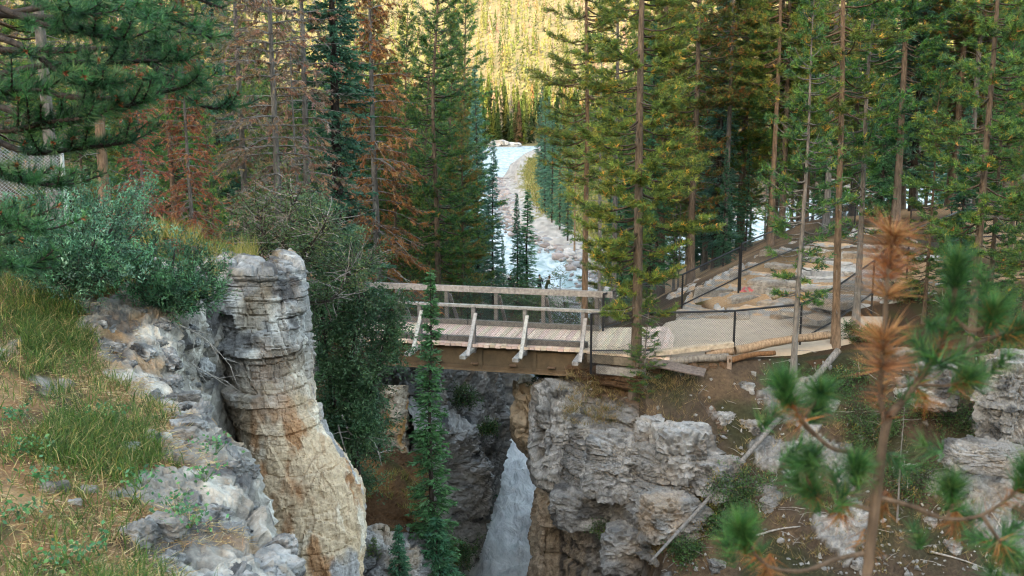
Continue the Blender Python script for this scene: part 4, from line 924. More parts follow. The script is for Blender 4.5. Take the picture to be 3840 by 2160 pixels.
def snag(seed, H=11, r0=.10, Rm=1.3):
    rg = np.random.default_rng(seed); tr = MB(); path = trunk_path(H, seed, 0, .02); tt = np.linspace(0, 1, 15); tube(tr, path, r0*(1-.9*tt), 7, GREY*.8*np.ones((15, 3)))
    for h in np.arange(.1*H, .98*H, .14):
        u = h/H; az = rg.uniform(0, 6.28); L = rg.uniform(.3, 1)*Rm*(1-.7*u); b0 = on(path, h, H); d = np.array([math.cos(az), math.sin(az), rg.uniform(-.5, .1)]); e1 = b0+d*L*.6; tube(tr, [b0, e1, e1+(d+np.array([0, 0, -.4]))*L*.4], [.009, .006, .003], 3, GREY*rg.uniform(.7, 1.2), cap=False)
        for q in range(2):
            a2 = az+rg.uniform(-1, 1); tube(tr, [e1, e1+np.array([math.cos(a2), math.sin(a2), rg.uniform(-.8, .1)])*L*.4], [.005, .002], 3, GREY*rg.uniform(.7, 1.2), cap=False)
    return tr, None
PROTO = {}
def proto(key, tc, H):
    tr, cr = tc; a = tr.mesh('trunk', True); a.materials.append(M['bark']); b = None
    if cr is not None: b = cr.mesh('crown'); b.materials.append(M['needles'])
    PROTO[key] = (a, b, H)
proto('pA', pine(1, 18, .16, 2.0, PINE, 1.35, r0=.16, dead=.9), 18)
proto('pB', pine(2, 17, .30, 1.8, PINE, 1., bark=np.array([.20, .13, .085]), r0=.11, dead=.6), 17)
proto('pC', pine(3, 16, .18, 1.7, PINEG, 1.25, r0=.13, dead=.7), 16)
proto('pD', pine(4, 17, .14, 1.9, PINEB, 1.25, r0=.14, dead=.5), 17)
proto('pE', pine(5, 18, .34, 1.6, PINE, .9, bark=GREY*.6, r0=.12, dead=.7), 18)
proto('pS', pine(6, 9, .22, 1.0, PINEG, .9, bark=GREY*.7, r0=.075, dead=.8, tl=.13, sparse=.35), 9)
proto('pF', pine(8, 16, .12, 2.1, PINEG, 1.1, r0=.14, dead=.3), 16)
proto('sA', spruce(11, 11, .05, 1.15, SPRUCE, dens=1.1), 11)
proto('sB', spruce(12, 14, .10, 1.5, SPRUCE, r0=.13, gap=.25), 14)
proto('sC', spruce(13, 15, .08, 1.25, SPRUCEB, r0=.12, shape=.75), 15)
proto('sT', spruce(14, 9, .08, .62, ([(.028, .085, .038), (.045, .115, .05), (.016, .05, .026)], [4, 3, 2]), r0=.07, dens=1.0, shape=.85, tw=.05, gap=.4), 9)
proto('sP', spruce(15, 14, .12, 1.75, SPRUCE, r0=.20, gap=.62, droop=.6, bark=BARKD*.8), 14)
proto('sY', spruce(16, 1.6, .02, .5, SPRUCE, r0=.025, dens=1.2, deadin=0, tw=.035), 1.6)
proto('dA', deadtree(21, 14, 2.0, RUST2, needle=.45), 14)
proto('dB', deadtree(22, 13, 1.7, RUST, needle=.8), 13)
proto('dC', deadtree(23, 12, 1.5, RUST2, needle=.25), 12)
proto('g', snag(31), 11)
NM = {'p': 'pine_tree', 's': 'spruce_tree', 'd': 'dead_conifer', 'g': 'bare_snag'}
CT = {'p': 'pine', 's': 'spruce', 'd': 'dead tree', 'g': 'dead tree'}
def tree(key, x, y, H, label, group=None, z=None, rz=None, wide=1., lean=(0, 0)):
    a, b, h = PROTO[key]; s = H/h
    if z is None: z = float(zground(np.array([x]), np.array([y]), False)[0])
    e = empty(NM[key[0]], (x, y, z-.12)); e.rotation_euler = (lean[0], lean[1], RNG.uniform(0, 6.28) if rz is None else rz); e.scale = (s*wide, s*wide, s)
    tag(e, label, CT[key[0]], group)
    obj('trunk', a, None, e)
    if b: obj('crown', b, None, e)
    return e
def tpx(key, px, Y, H, label, **kw): return tree(key, X(px, Y, kw.pop('row', 300)), Y, H, label, **kw)
# --- named trees, right bank
q = hill_px(636, 420); tree('pA', q[0]-.05, q[1], 17.5, 'big pine with full crown growing from the bank in front of the path fence', z=q[2])
q = hill_px(640, 428); tree('pS', q[0]+.1, q[1]-.1, 3.6, 'small pine sapling at the foot of the big pine before the fence', z=q[2], wide=1.4)
q = hill_px(793, 378); tree('pS', q[0], q[1], 10.0, 'thin grey stemmed pine with sparse tufts before the path fence', z=q[2], wide=1.0)
tree('pB', X(838, 25.6), 25.6, 17, 'leaning pine with orange bark at the log end beside the path', z=.0, lean=(0, .03))
tree('pS', X(857, 26.8), 26.8, 12, 'slim pine close behind the leaning orange barked pine', z=.3)
tpx('pB', 585, 31, 17, 'tall pine with reddish trunk behind the right end of the bridge')
tpx('g', 600, 33, 10, 'thin leafless snag by the river behind the bridge end')
tpx('pE', 613, 35, 17, 'slender grey pine between the big pine and the river')
tpx('sA', 620, 36.5, 8, 'dark young spruce in the trees behind the landing')
tpx('sB', 648, 38, 11, 'dense spruce standing behind the far fence of the landing')
tpx('pD', 690, 38, 19, 'dark brownish pine rising behind the far fence')
tpx('pE', 722, 39.5, 19, 'straight dark trunked pine behind the rock steps')
tpx('sC', 715, 41, 13, 'blue green spruce behind the rock steps')
tpx('pB', 768, 37.5, 18, 'pine with pale orange trunk on the rim above the rock steps')
tpx('pC', 778, 39, 17, 'green pine crowded behind the pale orange trunk')
tpx('pA', 800, 41, 18, 'wide crowned pine behind the rock terrace')
tpx('pE', 822, 37, 19, 'pine with pale bare stem at the top of the rock terrace')
tpx('pC', 890, 37.5, 19, 'bushy green pine by the upper path fence')
tpx('pE', 960, 39, 20, 'tall pine with smooth pale trunk beside the upper path')
tpx('pD', 945, 40, 19, 'thin pine close to the smooth pale trunk')
tpx('pB', 1003, 36, 18, 'orange tinged pine at the end of the upper fence')
tpx('pA', 1030, 33, 17, 'pine with drooping twigs right of the upper path')
tree('pC', X(975, 24), 24, 15, 'pine growing above the streaked rock wall', z=None)
for px_, Y_, H_, k_, lb_ in ((925, 27, 7, 'pF', 'short full pine beside the climbing fence'), (990, 26, 9, 'pF', 'bushy pine below the upper path'), (1022, 23, 8, 'pF', 'pine with low boughs above the pale ledge'), (955, 29, 6, 'sA', 'little spruce below the upper path fence'), (1005, 30, 11, 'pC', 'middling pine before the upper fence')): tree(k_, X(px_, Y_), Y_, H_, lb_)
q = hill_px(897, 520); tree('g', q[0], q[1], 3.0, 'dark dead stub with wiry twigs on the lower hillside', z=q[2])
# --- named trees, centre and left bank
tpx('sC', 478, 62, 17.5, 'tall blue green spruce at the left edge of the river')
tpx('sC', 493, 60, 13.2, 'narrow spruce with bare lower trunk beside the rapids')
tpx('sA', 517, 72, 9.2, 'young spruce of a pair in front of the gravel bar, broader one')
tpx('sT', 527, 73, 9.4, 'young spruce of a pair in front of the gravel bar, narrower one', wide=1.9)
tpx('sA', 503, 70, 6, 'low bushy spruce between the river and the young pair')
tpx('pF', 452, 55, 19, 'dark green pine beside the tall blue green spruce')
tpx('pF', 430, 50, 17, 'broad green pine among the left bank group')
tpx('pF', 410, 44, 15, 'deep green bushy pine behind the left end of the bridge')
tpx('pC', 466, 70, 25, 'lofty pine rising above the left bank trees')
tpx('sB', 468, 66, 12, 'shaggy spruce overhanging the rapids')
tpx('sA', 440, 58, 10, 'shadowy spruce with visible trunk behind the bridge railing')
tpx('pF', 395, 38, 11, 'low green pine above the leafy shrub')
tpx('sP', 336, 29, 15.5, 'gaunt dark spruce with patchy boughs and a thick trunk', row=150)
tpx('dA', 283, 26, 15, 'dead conifer with grey trunk and faded tan needles')
tpx('dB', 378, 35, 16, 'dead conifer covered in bright rust needles')
tpx('dC', 310, 28, 14, 'withered grey conifer beside the gaunt spruce')
tpx('dA', 250, 29, 15, 'faded dead conifer behind the juniper slope')
tpx('g', 300, 27, 9, 'bare grey snag among the twigs behind the rock buttress')
tpx('pC', 215, 22, 6.5, 'bright green young pine behind the juniper')
tpx('sB', 226, 30, 12, 'spruce with bare grey stem behind the young pine')
tpx('pE', 234, 34, 16, 'pale stemmed pine left of the dead conifers')
tpx('pF', 180, 26, 12, 'pine half hidden by the rust coloured boughs')
tree('pE', X(62, 15.5), 15.5, 15, 'grey barked pine trunk beside the chain link panel', z=4.3)
tree('pB', X(112, 16.2), 16.2, 14, 'rough barked pine trunk rising from the juniper', z=4.2)
tree('pF', X(8, 18), 18, 14, 'shaded pine trunk behind the chain link panel', z=4.6)
# rust coloured boughs
tree('dB', X(150, 16.5), 16.5, 3.9, 'small dead pine with dense rust red needles above the juniper', z=3.6, wide=1.0)
tree('dB', X(196, 20), 20, 6.3, 'rust needled dead sapling behind the green pine boughs', z=2.5, wide=.9)
q = at(433, 580, 21.0); tree('sT', q[0], q[1], 7.4, 'slender spruce standing in the gorge in front of the bridge', z=q[2]-.1, wide=1.3)
q = at(437, 590, 20.4); tree('sY', q[0], q[1], 1.8, 'bushy spruce seedling at the foot of the slender spruce', z=q[2], wide=1.2)
q = at(399, 566, 18.8); tree('sY', q[0], q[1], 1.1, 'wispy seedling on the pitted grey rock', z=q[2]-.1, wide=.8)
q = at(373, 556, 19.0); tree('pS', q[0], q[1], .62, 'tiny pine tuft on the pitted grey rock', z=q[2]-.1, wide=3)
# --- forest fill
placed = []
def fill(n, pxr, Yr, keys, label, group, hr, tries=40, ypow=1.4, mind=1.6):
    c = 0
    for _ in range(n*tries):
        if c >= n: break
        px = RNG.uniform(*pxr); Y = Yr[0]+(Yr[1]-Yr[0])*RNG.random()**ypow; x = X(px, Y, 200)
        if float(river(np.array(x), np.array(Y))) > -1.2: continue
        if Y < 37 and 5.0 < x < 13.5: continue
        if any((x-a)**2+(Y-b)**2 < mind**2 for a, b in placed): continue
        if 478 < px < 560 and Y < 430: continue
        if px > 530 and px < 590 and 60 < Y < 150: continue
        placed.append((x, Y)); key = keys[RNG.integers(len(keys))]; c += 1
        lb = VAR[key]+' '+label
        tree(key, x, Y, RNG.uniform(*hr), lb, group+': '+VAR[key])
VAR = {'pA': 'wide crowned yellowish pine', 'pB': 'orange stemmed pine', 'pC': 'fresh green pine', 'pD': 'brownish pine', 'pE': 'grey stemmed pine with high crown', 'pF': 'full deep green pine', 'pS': 'thin young pine', 'sA': 'bushy green spruce', 'sB': 'shaggy dark spruce', 'sC': 'narrow blue green spruce', 'dA': 'tan needled dead conifer', 'dB': 'rust needled dead conifer', 'dC': 'almost bare dead conifer'}
LB = lambda where: 'in the '+where
fill(34, (250, 470), (40, 85), ['pC', 'pF', 'pD', 'sB', 'sA', 'pC', 'pF', 'pF'], LB('dense left bank wood'), 'left bank wood', (12, 19))
fill(26, (-60, 250), (33, 66), ['pE', 'pF', 'dA', 'sB', 'pC', 'pF', 'pD'], LB('wood behind the juniper'), 'wood behind the juniper', (12, 19))
fill(44, (600, 1070), (40, 80), ['pA', 'pA', 'pC', 'pD', 'pE', 'sC', 'pC', 'pA'], LB('wood behind the rock terrace'), 'wood behind the terrace', (14, 20))
fill(24, (570, 1100), (85, 220), ['pA', 'pC', 'pE', 'sC', 'pD', 'sB'], LB('riverside wood beyond the gravel bar'), 'riverside wood', (16, 22), mind=3)
fill(30, (-80, 470), (80, 220), ['pC', 'pF', 'sC', 'pD', 'dA'], LB('distant wood left of the river'), 'distant left wood', (16, 22), mind=3)
for px, Y, H in ((545, 150, 17), (552, 135, 16), (541, 190, 20), (560, 128, 15), (568, 118, 13), (549, 170, 18)):
    tree('sC', X(px, Y, 200), Y, H, 'narrow spruce in the row along the grassy gravel bar', 'spruce row on the gravel bar')
for px, Y, H in ((575, 110, 16), (563, 160, 18), (586, 120, 18)): tree('pB', X(px, Y, 200), Y, H, 'pine in the row along the grassy gravel bar', 'pine row on the gravel bar')
fill(26, (600, 900), (36.5, 52), ['sA', 'pS', 'sA', 'pS', 'sB'], 'growing small under the tall trees behind the terrace', 'undergrowth behind the terrace', (3, 7.5), mind=1.0)
# far bank, and the forest that clothes the sunlit hillside
def far_template(seed, n, wide):
    rg = np.random.default_rng(seed); h = .06+.94*rg.random(n)**1.1; az = rg.uniform(0, 6.283, n); r = wide*(1-h)**.8+.012
    c = np.c_[0*h, 0*h, h]; d = np.c_[np.cos(az)*r, np.sin(az)*r, -.05-.04*rg.random(n)]; s = np.c_[-np.sin(az), np.cos(az), 0*az]*(.03+.35*r)[:, None]
    return np.stack([c+d*.1, c+d+s*.5, c+d-s*.5+np.c_[0*h, 0*h, -.03*rg.random(n)]], 1).reshape(-1, 3)
def far_forest(name, xs, ys, hs, cols, ntri, label):
    m = MB(); T = [far_template(i, ntri, .115+.02*(i % 3)) for i in range(6)]; zs = zground(xs, ys)
    for i in range(6):
        idx = np.arange(i, len(xs), 6); v = T[i][None]*hs[idx][:, None, None]*np.array([1, 1, 1.0])+np.stack([xs[idx], ys[idx], zs[idx]-.3], -1)[:, None]
        c = np.repeat(cols[idx][:, None], ntri*3, 1)*(.8+.4*RNG.random((len(idx), ntri*3, 1))); m.add(v.reshape(-1, 3), np.arange(len(idx)*ntri*3).reshape(-1, 3), c.reshape(-1, 3))
    return tag(obj(name, m, M['far_forest']), label, 'forest', kind='stuff')
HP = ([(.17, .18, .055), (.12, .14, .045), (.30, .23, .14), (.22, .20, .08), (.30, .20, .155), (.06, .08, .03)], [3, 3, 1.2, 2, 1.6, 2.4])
n = 10500; yy = 500+(1550-500)*RNG.random(n)**1.15; xx = (RNG.uniform(-.62, .62, n))*yy
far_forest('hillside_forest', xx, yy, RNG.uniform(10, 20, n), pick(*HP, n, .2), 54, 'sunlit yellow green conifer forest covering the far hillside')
n = 900; yy = RNG.uniform(225, 500, n); xx = RNG.uniform(-.6, .6, n)*yy; k = (river(xx, yy) < -5-.012*yy) & ~((xx > -3) & (xx < 26) & (yy < 330)); xx, yy = xx[k], yy[k]; e_ = RNG.uniform(476, 575, 330); xx = np.r_[xx, RNG.uniform(-.16, .16, 330)*e_]; yy = np.r_[yy, e_]
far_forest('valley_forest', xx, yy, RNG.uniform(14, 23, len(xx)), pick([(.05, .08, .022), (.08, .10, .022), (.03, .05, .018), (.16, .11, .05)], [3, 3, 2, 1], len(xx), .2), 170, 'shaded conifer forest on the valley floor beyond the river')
# ------------------------------------------------------------------ foreground boughs, shrubs, grass
def needle_spray(mb, pts, dirs, n, L, W, pal, spread=.9, up=.0):
    """n needles around every point, leaning along its direction"""
    pts = np.asarray(pts); m = len(pts); d = np.repeat(unit(np.asarray(dirs)), n, 0); r = unit(RNG.normal(size=(m*n, 3))); r = unit(r-d*(r*d).sum(1, keepdims=True))
    dd = d*RNG.uniform(.35, 1.1, (m*n, 1))+r*spread+UPV*up; cb = pick(pal[0], pal[1], m, .15)
    blades(mb, np.repeat(pts, n, 0), dd, L*RNG.uniform(.75, 1.1, m*n), W, np.repeat(cb, n, 0)*RNG.uniform(.7, 1.3, (m*n, 1)))
def polyline(p, n):
    p = np.asarray(p, float); t = np.linspace(0, len(p)-1, n); A = resample(np.stack([p, p], 1), n, 2)[:, 0]; return A
NEARG = ([(.016, .065, .034), (.028, .09, .045), (.010, .04, .024), (.05, .11, .045)], [4, 3, 3, 1])
# big pine whose boughs hang into the upper left
bt = np.array([X(-95, 7.2), 7.4, 3.7])
bough = empty('pine_tree', tuple(bt)); tag(bough, 'near pine with long dark green boughs hanging over the juniper', 'pine')
tr = MB(); tube(tr, [bt, bt+np.array([-.05, 0, 2.5]), bt+np.array([.05, .1, 7])], [.17, .14, .10], 12, BARK)
nd = MB(); bud = MB(); rg = np.random.default_rng(5)
BR = [((-60, 30), (60, 5), (150, 12), (212, 38), 6.6), ((-60, 0), (60, -25), (160, -12), (222, 8), 6.8), ((-60, 90), (40, 66), (120, 62), (186, 60), 6.4), ((-60, 60), (60, 95), (140, 96), (202, 82), 6.7), ((-60, 80), (40, 120), (100, 112), (150, 100), 6.2),
      ((-60, 110), (20, 150), (80, 148), (132, 142), 6.3), ((-60, 130), (-10, 170), (30, 182), (62, 186), 6.1), ((-60, 110), (0, 130), (50, 122), (90, 118), 6.0), ((-60, -20), (30, 20), (90, 34), (128, 40), 6.0), ((-60, 180), (-20, 210), (10, 225), (40, 232), 6.0),
      ((-60, 20), (20, 45), (70, 80), (108, 84), 5.9), ((-60, -50), (60, -40), (120, -30), (185, -20), 6.5), ((-60, 10), (100, 30), (190, 100), (232, 108), 7.0), ((-60, -30), (20, -10), (60, 10), (80, 14), 5.8), ((-60, 220), (-20, 235), (5, 262), (30, 268), 6.2), ((-60, 50), (60, 50), (130, 48), (168, 50), 6.9), ((-60, 5), (50, 18), (110, 8), (168, 30), 6.3), ((-60, 140), (-20, 105), (10, 92), (46, 90), 5.9)]
for (a, b, c, d_, Y) in BR:
    P = polyline([at(*a, Y+.7), at(*b, Y+.2), at(*c, Y), at(*d_, Y-.1)], 26); tube(tr, P, np.linspace(.028, .008, 26), 5, BARKD*.9)
    pts = [P[9:]]; dr = [np.gradient(P, axis=0)[9:]]
    for k in range(9, 25, 2):
        for sg in (-1, 1):
            if rg.random() < .2: continue
            t = unit(np.gradient(P, axis=0)[k]); s = unit(np.cross(t, UPV))*sg; L = rg.uniform(.18, .42)*(1.15-.5*k/25); dd = unit(t*.9+s*rg.uniform(.5, 1.1)+UPV*rg.uniform(-.15, .35))
            Q = P[k]+dd*L*np.linspace(0, 1, 7)[:, None]+UPV*(.06*np.linspace(0, 1, 7)[:, None]**2); tube(tr, Q, np.linspace(.008, .004, 7), 4, BARKD, cap=False); pts.append(Q[1:]); dr.append(np.gradient(Q, axis=0)[1:])
            q = Q[-1]; 
            if rg.random() < .35: needle_spray(bud, [q], [dd], 14, .035, .016, ([(.20, .07, .035), (.28, .11, .05)], [1, 1]), .5)
    pts, dr = np.concatenate(pts), np.concatenate(dr); n_sp = 24
    needle_spray(nd, pts, dr, n_sp, .09, .0055, NEARG, .85, .12)
tr.v = [v-bt for v in tr.v]; nd.v = [v-bt for v in nd.v]; bud.v = [v-bt for v in bud.v]
obj('trunk', tr, M['bark'], bough, smooth=True); obj('needles', nd, M['needles'], bough); tag(obj('buds', bud, M['leaf'], bough), kind='stuff')

# young pine in front of the camera, right
def young_pine():
    ft = at(867, 620, 3.0); base_z = 3.55; ft0 = np.array([ft[0]-.02, 3.02, base_z])
    e = empty('pine_sapling', tuple(ft0)); tag(e, 'young pine close by with a rust dead tip and curled bare branches', 'pine')
    tr, gn, rd, og = MB(), MB(), MB(), MB(); bk = np.array([.15, .105, .075])
    C = lambda L, Y=3.0: [at(x/2.5156, y/2.5156, Y+dy) for (x, y, dy) in L]
    def stem(L, r, n=28): P = polyline(C(L), n); tube(tr, P, np.linspace(r[0], r[1], n)*(1+.10*fbm(np.c_[np.linspace(0, 9, n), np.zeros((n, 2))], 2, 4)), 8, bk*(1+.25*fbm(np.c_[np.linspace(0, 14, n), np.zeros((n, 2))], 2, 6))[:, None]); return P
    G1 = ([(.026, .105, .028), (.045, .13, .034), (.016, .065, .024), (.09, .15, .04)], [4, 3, 3, 1]); R1 = ([(.25, .10, .035), (.19, .072, .028), (.32, .16, .065), (.12, .055, .028)], [3, 2, 2, 2]); O1 = ([(.26, .105, .03), (.20, .08, .03), (.10, .09, .03)], [2, 1, 1])
    tube(tr, [ft0, C([(2180, 1460, 0)])[0]], [.026, .020], 8, bk)
    main = stem([(2180, 1460, 0), (2198, 1300, 0), (2215, 1160, 0), (2232, 1060, 0), (2262, 1020, 0)], (.019, .013))
    dead = stem([(2228, 1070, 0), (2215, 990, 0), (2222, 870, -.02), (2230, 740, -.03), (2238, 640, -.03), (2245, 585, -.03)], (.010, .006))
    rt = stem([(2262, 1020, 0), (2315, 950, .03), (2360, 880, .05), (2392, 790, .06), (2405, 710, .06), (2410, 660, .06)], (.012, .006))
    def tuft(p, d, n=70, L=.085, spread=.55, pal=G1, mb=None):
        m_ = 14; d = unit(np.asarray(d, float)); off = np.linspace(0, .10, m_)[:, None]; needle_spray(mb or gn, np.asarray(p)-off*d*.8+RNG.normal(size=(m_, 3))*.006, d+RNG.normal(size=(m_, 3))*.22, max(3, n//7), L*1.25*RNG.uniform(.8, 1.1), .0034, pal, spread*.85)
    def brush(P, lo, hi, n, L, pal, mb, spread=.9, up=0.):
        m_ = 40; t_ = np.sort(RNG.uniform(lo, hi, m_))*(len(P)-1); Q = np.stack([np.interp(t_, np.arange(len(P)), P[:, j]) for j in range(3)], -1); g_ = np.stack([np.interp(t_, np.arange(len(P)), np.gradient(P, axis=0)[:, j]) for j in range(3)], -1)
        for q_ in range(m_):
            if RNG.random() < .2: continue
            needle_spray(mb, Q[q_:q_+1], g_[q_:q_+1]+.006*RNG.normal(size=(1, 3)), int(n*.8*RNG.uniform(.5, 1.4)), L*1.2*RNG.uniform(.75, 1.15), .0034, pal, spread*RNG.uniform(.7, 1.15), up*RNG.uniform(.3, 1.6))
    brush(dead, .28, 1, 34, .115, R1, rd, .95, -.35); brush(dead, .05, .45, 9, .08, R1, rd, .8, -.3); tuft(dead[-1], (0, 0, 1), 60, .06, .9, R1, rd)
    
    brush(rt, .45, 1, 22, .085, G1, gn, .7, .15); tuft(rt[-1], (0.05, 0, 1), 150, .10, .62); brush(rt, .15, .5, 7, .075, O1, og, .8)
    brush(rt, .0, .55, 12, .075, G1, gn, .9)
    B = []
    def br(L, r=(.0085, .004), tip=(0, 0, 1), n=200, Lk=.085, or_=True):
        P = stem(L, r); tuft(P[-1], tip, n, Lk); brush(P, .80, 1, 14, .075, G1, gn, .8, .2)
        if or_: brush(P, .62, .85, 5, .07, O1, og, .7, -.4)
        return P
    br([(2208, 1172, 0), (2150, 1140, -.02), (2090, 1126, -.05), (2030, 1070, -.07), (1995, 1020, -.08), (1968, 965, -.08)], tip=(-.15, 0, 1))
    br([(2050, 1095, -.06), (2020, 1060, -.06), (2060, 1000, -.04), (2065, 985, -.04)], (.006, .004), (.25, 0, 1), 70, .075, False)
    br([(2192, 1282, 0), (2130, 1266, .02), (2060, 1250, .04), (2040, 1235, .05)], tip=(-.3, 0, .8), n=70)
    br([(2060, 1250, .04), (2030, 1200, .05), (2040, 1150, .05)], (.006, .004), (.05, 0, 1), 80, .08, False)
    br([(2172, 1392, 0), (2100, 1408, -.03), (2020, 1436, -.06), (1935, 1425, -.08), (1885, 1375, -.09), (1862, 1330, -.09)], tip=(-.2, 0, 1))
    br([(2215, 1252, 0), (2290, 1272, -.03), (2380, 1305, -.05), (2470, 1295, -.07), (2550, 1240, -.08), (2590, 1180, -.08)], tip=(.1, 0, 1))
    br([(2380, 1305, -.05), (2395, 1270, -.05), (2392, 1225, -.05)], (.007, .004), (.0, 0, 1), 110, .085, False)
    br([(2470, 1295, -.07), (2500, 1340, -.08), (2540, 1400, -.08)], (.007, .004), (.3, 0, -.35), 110, .085)
    br([(2212, 1200, 0), (2180, 1215, -.04), (2160, 1200, -.06), (2155, 1170, -.07)], (.007, .004), (-.05, 0, 1), 110, .08, False)
    br([(2392, 790, .06), (2440, 830, .03), (2490, 815, .02), (2500, 780, .01)], (.008, .005), (.15, 0, .8), 110, .085)
    br([(2360, 880, .05), (2440, 870, .08), (2520, 840, .1), (2570, 830, .1)], (.008, .005), (.8, 0, .35), 120, .09)
    br([(2300, 965, .02), (2380, 970, .0), (2440, 950, 0)], (.006, .004), (.6, 0, .3), 60, .075)
    br([(2540, 1400, -.08), (2575, 1440, -.08), (2600, 1430, -.08)], (.006, .004), (.2, 0, .8), 90, .085)
    rg2 = np.random.default_rng(3)
    for x_, y_ in ((2330, 900), (2350, 820), (2440, 760), (2470, 700), (2300, 860), (2420, 900), (2470, 930), (2540, 900), (2010, 1010), (1950, 1040), (2080, 1030), (2100, 1180), (2010, 1120), (2130, 1240), (2000, 1170), (1900, 1390), (1820, 1360), (1880, 1300), (2420, 1290), (2440, 1350), (2510, 1380), (2560, 1320), (2490, 1440), (2300, 1330), (2320, 1120), (2280, 1180)):
        tuft(C([(x_, y_, rg2.uniform(-.05, .12))])[0], (rg2.normal()*.5, rg2.normal()*.3, rg2.uniform(-.1, .9)), 60, .075, .75)
    for x_, y_, n_, dr_ in ((2215, 1290, 70, (-.2, 0, -.9)), (2115, 1300, 60, (-.1, 0, -1)), (2330, 1010, 50, (.4, 0, -.7)), (2400, 1340, 60, (0, 0, -1)), (1990, 1200, 60, (-.3, 0, .3)), (1930, 1450, 60, (0, 0, -1)), (2190, 1390, 40, (.2, 0, -.8))):
        tuft(C([(x_, y_, .03)])[0], dr_, n_, .08, .7, O1 if dr_[2] < 0 else G1, og if dr_[2] < 0 else gn)
    for nm, mb, mt in (('trunk', tr, 'bark'), ('green_needles', gn, 'needles'), ('dead_needles', rd, 'needles'), ('orange_needles', og, 'needles')):
        mb.v = [a-ft0 for a in mb.v]; obj(nm, mb, M['near_needles' if mt == 'needles' else mt], e, smooth=nm == 'trunk')
young_pine()

# leafy shrub (willow) in front of the bridge end
def shrub(name, origin, stems, nleaf, L, W, pal, label, cat='shrub', twigs=60, barec=0, seed=3, droop=.2, barecol=GREY):
    rg = np.random.default_rng(seed); o_ = np.asarray(origin, float); e = empty(name, tuple(o_)); tag(e, label, cat); tr, lf = MB(), MB(); C, D, CC = [], [], []
    for (P, rad, r0) in stems:
        P = polyline(np.asarray(P)-o_, 18); tube(tr, P, np.linspace(r0, r0*.3, 18), 6, BARKD*1.1)
        for k in range(twigs):
            s = rg.uniform(.15, 1); i = int(s*17); d = unit(rg.normal(size=3)*np.array([1, .8, .65])+np.array([0, 0, .15])); Lt = rad*rg.uniform(.35, 1.1)*(1.1-.45*abs(s-.5))
            t = np.linspace(0, 1, 6)[:, None]; Q = P[i]+d*Lt*t-UPV*droop*Lt*t*t+.06*rad*np.c_[fbm(np.c_[t*3+k, 0*t, 0*t], 2, 1), fbm(np.c_[t*3+k, 0*t, 0*t], 2, 2), fbm(np.c_[t*3+k, 0*t, 0*t], 2, 3)]
            bare = rg.random() < barec; tube(tr, Q, np.linspace(.010, .003, 6)*(1.3 if bare else 1), 3, (barecol if bare else BARKD)*rg.uniform(.7, 1.2), cap=False)
            if bare: continue
            n = int(nleaf/len(stems)/twigs); s2 = rg.uniform(.15, 1.05, n); c = np.stack([np.interp(s2, t[:, 0], Q[:, j]) for j in range(3)], -1)+rg.normal(size=(n, 3))*.075*rad**.5; C.append(c); D.append(d*.8+rg.normal(size=(n, 3))*.7); cb = pick(pal[0], pal[1], 1, .2); CC.append(.55*cb+.45*pick(pal[0], pal[1], n, .2))
    C, D, CC = map(np.concatenate, (C, D, CC)); leaves(lf, C, D, L*RNG.uniform(.6, 1.2, len(C)), W, CC)
    obj('stems', tr, M['bark'], e); obj('leaves', lf, M['leaf'], e); return e
WIL = ([(.030, .075, .035), (.05, .105, .045), (.018, .05, .026), (.085, .13, .05)], [4, 3, 3, 1])
WILY = ([(.032, .068, .028), (.055, .09, .032), (.020, .046, .022), (.09, .10, .035)], [4, 3, 3, 1.5])
o_ = at(360, 512, 20.9)
st = [([o_, at(354, 440, 20.2), at(350, 380, 19.6), at(338, 300, 19.4)], .95, .11), ([at(356, 450, 20.4), at(372, 390, 19.6), at(386, 335, 19.6), at(392, 295, 19.7)], .8, .05), ([at(354, 440, 20.2), at(334, 400, 19.4), at(325, 340, 19.2), at(318, 290, 19.3)], .75, .05),
      ([at(352, 420, 20), at(352, 360, 19.3), at(360, 300, 19.2), at(350, 240, 19.3)], .85, .05), ([at(356, 440, 20.3), at(344, 420, 19.5), at(352, 430, 19.2), at(366, 425, 19.1)], .65, .04), ([at(345, 330, 19.5), at(330, 270, 19.6), at(318, 225, 19.8), at(312, 200, 20)], .75, .04)]
shrub('willow_shrub', o_, st, 52000, .085, .030, WIL, 'tall leafy willow shrub in front of the left end of the bridge', twigs=95, barec=.02, barecol=GREY*.9)
o_ = at(275, 300, 17.5)
st = [([o_, at(282, 250, 17.6), at(290, 215, 17.8), at(300, 190, 18)], .85, .03), ([o_, at(262, 255, 17.6), at(262, 228, 17.7), at(255, 200, 18)], .8, .03), ([o_, at(300, 260, 17.4), at(318, 235, 17.4), at(330, 215, 17.5)], .8, .03), ([o_, at(330, 300, 17.3), at(350, 270, 17.8), at(372, 262, 18.3)], .7, .03)]
shrub('willow_shrub', o_, st, 15000, .07, .024, WILY, 'yellowish willow bush mixed with bare twigs behind the rock buttress', twigs=100, barec=.42, seed=8, droop=-.1)
